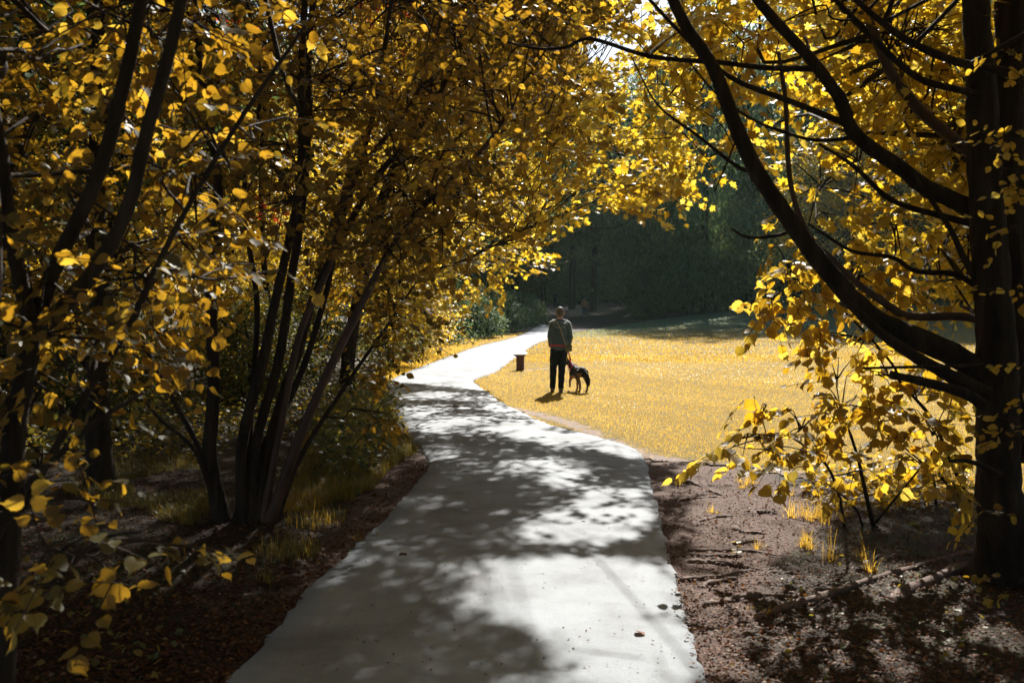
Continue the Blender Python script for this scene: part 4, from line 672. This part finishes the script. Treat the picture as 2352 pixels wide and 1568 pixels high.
# ------------------------------------------------------------------ figures: overlapping tapered shapes fused into one surface
class Body:
    def __init__(s): s.V = []; s.F = []
    def _add(s, V, F): n = len(s.V); s.V += [tuple(v) for v in V]; s.F += [tuple(i+n for i in f) for f in F]
    def cap(s, a, b, r0, r1, fy=1.):
        a, b = Vector(a), Vector(b); d = (b-a); L = d.length; d = d.normalized() if L > 1e-6 else Vector((0, 0, 1)); x = d.cross(Vector((0, 1, 0))); x = x.normalized() if x.length > .1 else Vector((1, 0, 0)); y = d.cross(x)
        rings = []; n = 14
        for k in range(1, 5): t = math.pi/2*(1-k/4.); rings.append((a-d*r0*math.sin(t), r0*math.cos(t)))
        for k in range(0, 4): t = math.pi/2*(k/4.); rings.append((b+d*r1*math.sin(t), r1*math.cos(t)))
        V = [a-d*r0]; 
        for c, r in rings: V += [c+x*(r*math.cos(i*2*math.pi/n))+y*(r*fy*math.sin(i*2*math.pi/n)) for i in range(n)]
        V.append(b+d*r1); m_ = len(rings); F = [(0, 1+(i+1) % n, 1+i) for i in range(n)]
        for k in range(m_-1): F += [(1+k*n+i, 1+k*n+(i+1) % n, 1+(k+1)*n+(i+1) % n, 1+(k+1)*n+i) for i in range(n)]
        e = 1+(m_-1)*n; F += [(e+i, e+(i+1) % n, e+n) for i in range(n)]; s._add(V, F)
    def chain(s, pts, rad, fy=1.):
        for i in range(len(pts)-1): s.cap(pts[i], pts[i+1], rad[i], rad[i+1], fy)
    def ell(s, c, r, rot=None):
        n = 16; V = [Vector((0, 0, -1))]; 
        for k in range(1, 10): t = -math.pi/2+math.pi*k/10; V += [Vector((math.cos(t)*math.cos(i*2*math.pi/n), math.cos(t)*math.sin(i*2*math.pi/n), math.sin(t))) for i in range(n)]
        V.append(Vector((0, 0, 1))); Mx = (rot or Matrix.Identity(3)); V = [Mx @ Vector((v.x*r[0], v.y*r[1], v.z*r[2]))+Vector(c) for v in V]
        F = [(0, 1+(i+1) % n, 1+i) for i in range(n)]
        for k in range(8): F += [(1+k*n+i, 1+k*n+(i+1) % n, 1+(k+1)*n+(i+1) % n, 1+(k+1)*n+i) for i in range(n)]
        e = 1+8*n; F += [(e+i, e+(i+1) % n, e+n) for i in range(n)]; s._add(V, F)
    def build(s, name, mat, parent=None, vox=.01, smooth=4, deform=None):
        me = bpy.data.meshes.new(name); me.from_pydata(s.V, [], s.F); o = bpy.data.objects.new(name, me); COL.objects.link(o)
        m_ = o.modifiers.new('r', 'REMESH'); m_.mode = 'VOXEL'; m_.voxel_size = vox; k = o.modifiers.new('s', 'SMOOTH'); k.iterations = smooth; k.factor = .5
        ev = o.evaluated_get(bpy.context.evaluated_depsgraph_get()); m2 = bpy.data.meshes.new_from_object(ev); o.modifiers.clear(); o.data = m2; bpy.data.meshes.remove(me); m2.name = name
        n = len(m2.vertices); co = np.empty(n*3, np.float32); m2.vertices.foreach_get('co', co); co = co.reshape(-1, 3)
        if deform is not None: co = deform(co).astype(np.float32); m2.vertices.foreach_set('co', co.ravel())
        m2.materials.clear(); m2.materials.append(mat); m2.polygons.foreach_set('use_smooth', np.ones(len(m2.polygons), bool)); m2.update()
        if parent: o.parent = parent
        return o, co
def hand(B, w, d, side, s=1.):
    w = Vector(w); d = Vector(d).normalized(); x = Vector((side, 0, 0)); x = (x-d*x.dot(d)).normalized(); pal = w+d*.045*s; B.cap(w, pal+d*.03*s, .026*s, .036*s, .55)
    up = d.cross(x)
    for i, (o_, ln) in enumerate([(-.030, .062), (-.010, .072), (.010, .068), (.029, .052)]):
        a = pal+d*.045*s+x*o_*s; b_ = a+d*ln*.5*s+up*.012*s; B.chain([a, b_, b_+d*ln*.35*s+up*.028*s], [.0095*s, .009*s, .008*s])
    a = pal-x*.03*s; B.chain([a, a-x*.025*s+d*.025*s, a-x*.03*s+d*.05*s+up*.012*s], [.012*s, .0105*s, .009*s])
def folds(amp, f1, f2):
    def fn(co): co = co.copy(); co[:, 1] += amp*np.sin(co[:, 2]*f1+co[:, 0]*f2)*np.cos(co[:, 0]*f2*.7+co[:, 2]*f1*.45); co[:, 0] += amp*.6*np.sin(co[:, 2]*f1*1.3+co[:, 1]*f2); return co
    return fn
skin = plain('skin', (.60, .27, .19), .5, .4, .06)
def person(name, label, loc, rz, tops, legs, hairc, feet=((-.13, .10), (.035, -.03)), arms=None, sc=1., shoe=(.12, .10, .08), hood=True, vox=.010, top='hoodie', hairlen=0.):
    e = empty(name, loc, rz); e.scale = (sc,)*3; tag(e, label, 'person'); hx = .015
    (fl, yl), (fr, yr) = feet; kn = [(fl*.8-.01, yl*.55+.03, .50), (fr*.8+.03, yr*.5+.03, .50)]; an = [(fl, yl-.04, .10), (fr, yr-.04, .10)]
    arms = arms or [((-.140, 0, 1.405), (-.190, -.035, 1.15), (-.175, .09, .96), (-.12, .16, .925)), ((.178, 0, 1.405), (.232, -.035, 1.15), (.210, .09, .96), (.155, .17, .935))]
    B = Body(); B.ell((hx, 0, 1.22), (.155, .10, .27)); B.ell((0, 0, .95), (.15, .10, .13)); B.cap((hx, -.005, 1.40), (hx+.008, .012, 1.56), .062, .055)
    hc = Vector((hx+.01, .022, 1.635)); B.ell(hc, (.073, .092, .108)); B.ell(hc+Vector((0, .035, -.055)), (.052, .055, .055)); B.cap(hc+Vector((0, .088, .0)), hc+Vector((0, .112, -.025)), .010, .016)
    for s_ in (-1, 1): B.ell(hc+Vector((s_*.077, -.006, -.012)), (.015, .022, .036)); B.cap(hc+Vector((s_*.02, .085, .03)), hc+Vector((s_*.045, .078, .032)), .010, .008)
    B.cap(hc+Vector((-.022, .088, -.06)), hc+Vector((.022, .088, -.06)), .009, .009)
    for s_, A, k_, a_ in ((-1, arms[0], kn[0], an[0]), (1, arms[1], kn[1], an[1])):
        B.chain(A[:3], [.048, .042, .028]); hand(B, A[2], Vector(A[3])-Vector(A[2]), s_); B.chain([(s_*.075, 0, .92), k_, a_], [.078, .052, .036]); B.cap(a_, (a_[0], a_[1]+.14, .04), .036, .03)
    B.build('body', skin, e, .008, 3) if False else None
    o, co = B.build('body', skin, e, .0085, 2)
    H = Body(); H.ell(hc+Vector((0, -.012, .022)), (.081, .092, .102)); H.ell(hc+Vector((0, -.045, -.015)), (.066, .052, .068+hairlen)); 
    H.ell(hc+Vector((.0, .03, .065)), (.066, .062, .052))
    o, co = H.build('hair', plain('hair', hairc, .55, .5, .5, 120, .8, .01), e, .0085, 1, lambda c: c+(np.sin(c*95)+np.sin(c[:, [1, 2, 0]]*140))*.0028)
    ey = Body()
    for s_ in (-1, 1): ey.ell(hc+Vector((s_*.03, .083, .012)), (.011, .008, .009))
    ey.build('eyes', plain('eye', (.12, .1, .09), .2), e, .003, 1)
    P = Body(); P.ell((0, 0, .93), (.172, .118, .13)); 
    for s_, k_, a_ in ((-1, kn[0], an[0]), (1, kn[1], an[1])): P.chain([(s_*.085, 0, .86), ((s_*.085+k_[0])*.5, k_[1]*.5-.01, .68), k_, (a_[0]*.6+k_[0]*.4, a_[1]*.6+k_[1]*.4-.005, .27), (a_[0], a_[1], .10)], [.100, .094, .076, .066, .060])
    P.build('trousers', legs, e, vox, 3, folds(.0045, 26, 11))
    Hd = Body(); Hd.ell((hx, .0, 1.27), (.178, .118, .21)); Hd.ell((.008, 0, 1.05), (.188, .122, .22)); Hd.ell((0, -.003, .93), (.188, .130, .095)); Hd.ell((hx, -.01, 1.385), (.172, .085, .09)); Hd.cap((hx-.12, -.004, 1.45), (hx+.12, -.004, 1.45), .05, .05)
    for A in arms: Hd.chain([A[0], tuple((np.array(A[0])+np.array(A[1]))/2+np.array([.004, 0, 0])), A[1], A[2]], [.070, .062, .058, .043])
    Hd.build(top, tops, e, vox, 3, folds(.005, 19, 14))
    if hood:
        W = Body(); pts = [(hx+.155*math.sin(t)*.95, -.035-.115*math.cos(t*.9), 1.455-.085*math.cos(t)) for t in np.linspace(-1.9, 1.9, 11)]; W.chain(pts, [.022, .028, .032, .036, .038, .04, .038, .036, .032, .028, .022])
        W.ell((hx, -.115, 1.385), (.115, .05, .075)); W.cap((hx-.065, -.05, 1.48), (hx+.065, -.05, 1.48), .034, .034); W.build('hood', tops, e, .009, 2, folds(.004, 60, 16))
    S = Body()
    for a_ in an: S.chain([(a_[0], a_[1]-.035, .045), (a_[0], a_[1]+.08, .04), (a_[0], a_[1]+.17, .035)], [.045, .045, .038]); S.cap((a_[0], a_[1]-.01, .05), (a_[0], a_[1], .11), .045, .043)
    S.build('shoes', plain('shoe', shoe, .7, .4, .3), e, .009, 2, lambda c: np.stack([c[:, 0], c[:, 1], np.maximum(c[:, 2], .004)], 1))
    return e
g0 = on_ground(1284, 902); MX, MY = float(g0[0])-.0, float(g0[1]); MZ = float(T(MX, MY))
hood_m = plain('teal_grey_cotton', (.06, .10, .13), .9, .2, .15, 60, .4, .004, .8)
man = person('person', 'man in dark hooded top and trousers on the lawn edge, his back turned', (MX, MY, MZ+.012), 0, hood_m, plain('dark_denim', (.012, .016, .024), .85, .25, .3, 60, .4, .004), (.10, .085, .08), shoe=(.16, .13, .11), sc=1.0)
# red waist belt of the man
w = Tubes(); t = np.linspace(0, 2*math.pi, 41); w.add(np.stack([.196*np.cos(t), .139*np.sin(t), .965+.004*np.sin(2*t)], 1), .009, 6, 0, False); o = w.link('belt', plain('red_webbing', (.62, .03, .06), .6), man)
for v_ in o.data.vertices: v_.co.z = .965+(v_.co.z-.965)*1.7
# shoulder bag
bagm = plain('khaki_canvas', (.16, .15, .11), .8, .3, .2, 50, .4, .004); bg = empty('shoulder_bag', (MX+.185, MY-.165, MZ+.86), math.radians(14)); tag(bg, 'small khaki shoulder bag hanging at the man\'s right hip on a long strap', 'bag')
B = Body(); B.ell((0, 0, .065), (.076, .042, .075)); B.cap((-.045, 0, .03), (.045, 0, .03), .034, .034); B.cap((-.045, 0, .10), (.045, 0, .10), .032, .032); B.build('pouch', bagm, bg, .006, 2)
B = Body(); B.cap((-.05, -.03, .115), (.05, -.03, .115), .022, .022, 1); B.ell((0, -.043, .085), (.06, .012, .045)); B.build('flap', plain('dark_khaki', (.09, .09, .07), .8), bg, .005, 2)
S = catmull([(-.05, .0, .12), (-.10, .0, .26), (-.155, -.01, .40), (-.20, -.0, .52), (-.235, .05, .60), (-.255, .16, .635), (-.22, .26, .57), (-.12, .30, .40), (.0, .29, .25), (.07, .2, .16), (.06, .04, .12)], 6)
w = Tubes(); w.add(S, .0105, 6, 0, False); w.link('strap', plain('strap_webbing', (.30, .26, .18), .8), bg)

# dog
DG = .88; dog = empty('dog', (MX+.40, MY+.17, MZ+.012), math.radians(20)); dog.scale = (DG,)*3; tag(dog, 'black and tan shepherd dog standing on the lawn right of the man, seen from behind', 'dog')
B = Body(); B.ell((0, -.24, .475), (.105, .15, .125)); B.ell((0, -.02, .475), (.105, .22, .115)); B.ell((0, .17, .455), (.115, .19, .155)); B.ell((0, .20, .53), (.07, .14, .08)); B.cap((0, .26, .52), (-.02, .40, .62), .10, .072)
hy = Matrix.Rotation(math.radians(30), 3, 'Z'); hc = Vector((-.035, .445, .65)); f = hy @ Vector((0, 1, 0)); r_ = hy @ Vector((1, 0, 0)); B.ell(hc, (.068, .085, .068), hy); B.cap(hc+f*.06+Vector((0, 0, -.015)), hc+f*.165+Vector((0, 0, -.035)), .042, .026)
for s_ in (-1, 1): B.chain([hc+r_*s_*.042+Vector((0, 0, .04)), hc+r_*s_*.052+Vector((0, 0, .09)), hc+r_*s_*.056+Vector((0, 0, .145))], [.032, .023, .007], .5)
for s_, lift in ((1, 0), (-1, 0)):
    dy = -.05 if s_ > 0 else .03
    B.chain([(s_*.07, -.24, .45), (s_*.085, -.19+dy, .34), (s_*.08, -.335+dy, .195), (s_*.075, -.315+dy, .06), (s_*.075, -.26+dy, .022)], [.095, .055, .03, .023, .026]); B.cap((s_*.075, -.265+dy, .022), (s_*.075, -.235+dy, .02), .028, .022)
B.chain([(.07, .19, .42), (.075, .17, .30), (.07, .19, .15), (.07, .185, .05), (.07, .215, .022)], [.07, .042, .027, .022, .027]); B.cap((.07, .215, .022), (.07, .24, .02), .028, .022)
B.chain([(-.07, .19, .42), (-.078, .22, .30), (-.075, .31, .22), (-.075, .29, .12), (-.075, .31, .095)], [.07, .042, .028, .022, .026])
B.chain([(0, -.36, .50), (.03, -.43, .42), (.055, -.46, .30), (.06, -.455, .20), (.05, -.43, .14)], [.036, .046, .056, .048, .014])
m, nt, out = newmat('shepherd_fur'); c = ramp(nt, attr(nt, 'fur'), [(0, (.012, .011, .012)), (.45, (.04, .025, .018)), (.62, (.20, .10, .05)), (1, (.40, .27, .16))]); p = N_(nt, 'ShaderNodeBsdfPrincipled', Roughness=.65); p.inputs['Specular IOR Level'].default_value = .2
nt.links.new(c, p.inputs['Base Color']); nt.links.new(bump(nt, noise(nt, 90, 6, .8), .9, .012), p.inputs['Normal']); nt.links.new(p.outputs[0], out.inputs[0])
o, co = B.build('body', m, dog, .0095, 2, lambda c: c+np.sin(c[:, [1, 2, 0]]*120)*.0014)
x_, y_, z_ = co.T; nzv = .05*np.sin(x_*60+z_*40)*np.sin(y_*50); fur = np.where(z_ < .35, .72, .0)+np.where((z_ >= .35) & (z_ < .46) & (y_ < -.25) & (np.abs(x_) > .05), .72, 0); fur = np.where((z_ > .33) & (z_ < .40) & (y_ > -.15), .9*(.40-z_)/.07+.2, fur)
fur = np.where((y_ < -.385) & (z_ > .12), .1+.5*(x_ > .075), fur); fur = np.where((z_ > .36) & (y_ > .24), .05, fur); a_ = o.data.attributes.new('fur', 'FLOAT', 'POINT'); a_.data.foreach_set('value', np.clip(fur+nzv, 0, 1).astype(np.float32))
redm = plain('red_nylon', (.72, .03, .08), .5); w = Tubes(); t = np.linspace(0, 2*math.pi, 33)
w.add(np.stack([.112*np.cos(t)-.005, .315+.045*np.sin(t), .555+.118*np.sin(t)*1.0-.02], 1), .008, 6, 0, False); w.add(np.stack([.126*np.cos(t), .17+.0*t, .455+.166*np.sin(t)], 1), .009, 6, 0, False); w.link('harness', redm, dog)
for s_ in (-1, 1):
    e_ = Body(); e_.ell(hc+f*.065+r_*s_*.034+Vector((0, 0, .018)), (.009, .009, .009)); e_.build('eye', plain('dog_eye', (.02, .012, .008), .15), dog, .003, 1)
nb = Vector((MX+.40, MY+.17, MZ)); rot = Matrix.Rotation(math.radians(20), 3, 'Z'); att = nb+rot @ (Vector((-.04, .27, .655))*DG)
h_ = np.array([MX+.19, MY+.17, MZ+.90]); a_ = np.array(att); mid = (h_+a_)/2-[0, 0, .08]; w = Tubes(); w.add(catmull([h_, mid, a_], 8), .008, 6, 0, False); w.add(catmull([h_+[.012, 0, -.01], mid+[.02, 0, -.03], a_+[.03, -.03, -.08]], 8), .006, 6, 0, False); o = w.link('dog_leash', redm); tag(o, 'red leash running from the man\'s right hand to the dog harness', 'leash')

# two walkers far away
wa = [((-.19, 0, 1.40), (-.265, -.03, 1.14), (-.27, .04, .90), (-.27, .07, .82)), ((.215, 0, 1.40), (.285, -.06, 1.14), (.30, -.04, .90), (.30, -.02, .82))]
g0 = on_ground(1342, 727); person('person', 'distant walker in a tan jumper and blue jeans on the dirt slope', tuple(g0), math.radians(-5), plain('tan_wool', (.42, .26, .14), .9), plain('blue_denim', (.03, .06, .15), .8), (.25, .22, .18), ((-.12, -.02), (.09, .22)), wa, 1.0, (.5, .48, .45), False, .014, 'jumper', .02)
g0 = on_ground(1276, 708); person('person', 'distant dark figure in black partly hidden by leaves at the end of the track', tuple(g0), math.radians(8), plain('black_coat', (.02, .03, .04), .9), plain('black_trousers', (.01, .011, .014), .8), (.03, .02, .02), ((-.14, .05), (.1, -.05)), wa, 1.0, (.02, .02, .02), False, .014, 'coat')

# ------------------------------------------------------------------ camera, sun, sky
cam = bpy.data.cameras.new('camera'); cam.lens = 35; cam.sensor_width = 36; cam.shift_y = -(784-HY)/2352; cam.clip_end = 1500; cam.clip_start = .05
cam.dof.use_dof = True; cam.dof.focus_distance = 17; cam.dof.aperture_fstop = 4.
co = bpy.data.objects.new('camera', cam); COL.objects.link(co); co.location = (0, 0, CH); co.rotation_euler = (math.radians(90), 0, 0); SC.camera = co
sd = bpy.data.lights.new('sun', 'SUN'); sd.energy = 5; sd.angle = math.radians(.7); sd.color = (1, .94, .84); so = bpy.data.objects.new('sun', sd); COL.objects.link(so)
so.rotation_euler = Vector(tuple(SUN)).to_track_quat('Z', 'Y').to_euler(); so.location = (5, 20, 30)
wd = bpy.data.worlds.new('World'); SC.world = wd; wd.use_nodes = True; nt = wd.node_tree; nt.nodes.clear(); sky = nt.nodes.new('ShaderNodeTexSky'); sky.sky_type = 'NISHITA'; sky.sun_disc = False; sky.sun_elevation = SUN_EL; sky.sun_rotation = SUN_AZ
bgn = nt.nodes.new('ShaderNodeBackground'); bgn.inputs[1].default_value = .05; nt.links.new(sky.outputs[0], bgn.inputs[0]); ow = nt.nodes.new('ShaderNodeOutputWorld'); nt.links.new(bgn.outputs[0], ow.inputs[0])
SC.view_settings.view_transform = 'Standard'; SC.view_settings.look = 'None'; SC.view_settings.gamma = 1; SC.view_settings.exposure = 1.32
cy = SC.cycles; cy.max_bounces = 6; cy.diffuse_bounces = 3; cy.glossy_bounces = 2; cy.transmission_bounces = 5; cy.transparent_max_bounces = 4; cy.use_denoising = True; cy.sample_clamp_indirect = 8
bm = bmesh.new(); bmesh.ops.create_cube(bm, size=1); me = bpy.data.meshes.new('haze'); bm.to_mesh(me); bm.free()
for v_ in me.vertices: v_.co = Vector((v_.co.x*560, v_.co.y*540+190, (v_.co.z+.5)*46-1.6))
m, nt, out = newmat('haze_air'); pv = N_(nt, 'ShaderNodeVolumePrincipled'); pv.inputs['Color'].default_value = (.70, .95, .88, 1); pv.inputs['Density'].default_value = .00016; pv.inputs['Anisotropy'].default_value = .45; nt.links.new(pv.outputs[0], out.inputs['Volume'])
o = link('haze', me, m, smooth=False); tag(o, 'faint haze hanging in the air of the park', 'haze', kind='stuff')
print('TOTAL polys', sum(len(o.data.polygons) for o in SC.objects if o.type == 'MESH'), 'objects', len(SC.objects))
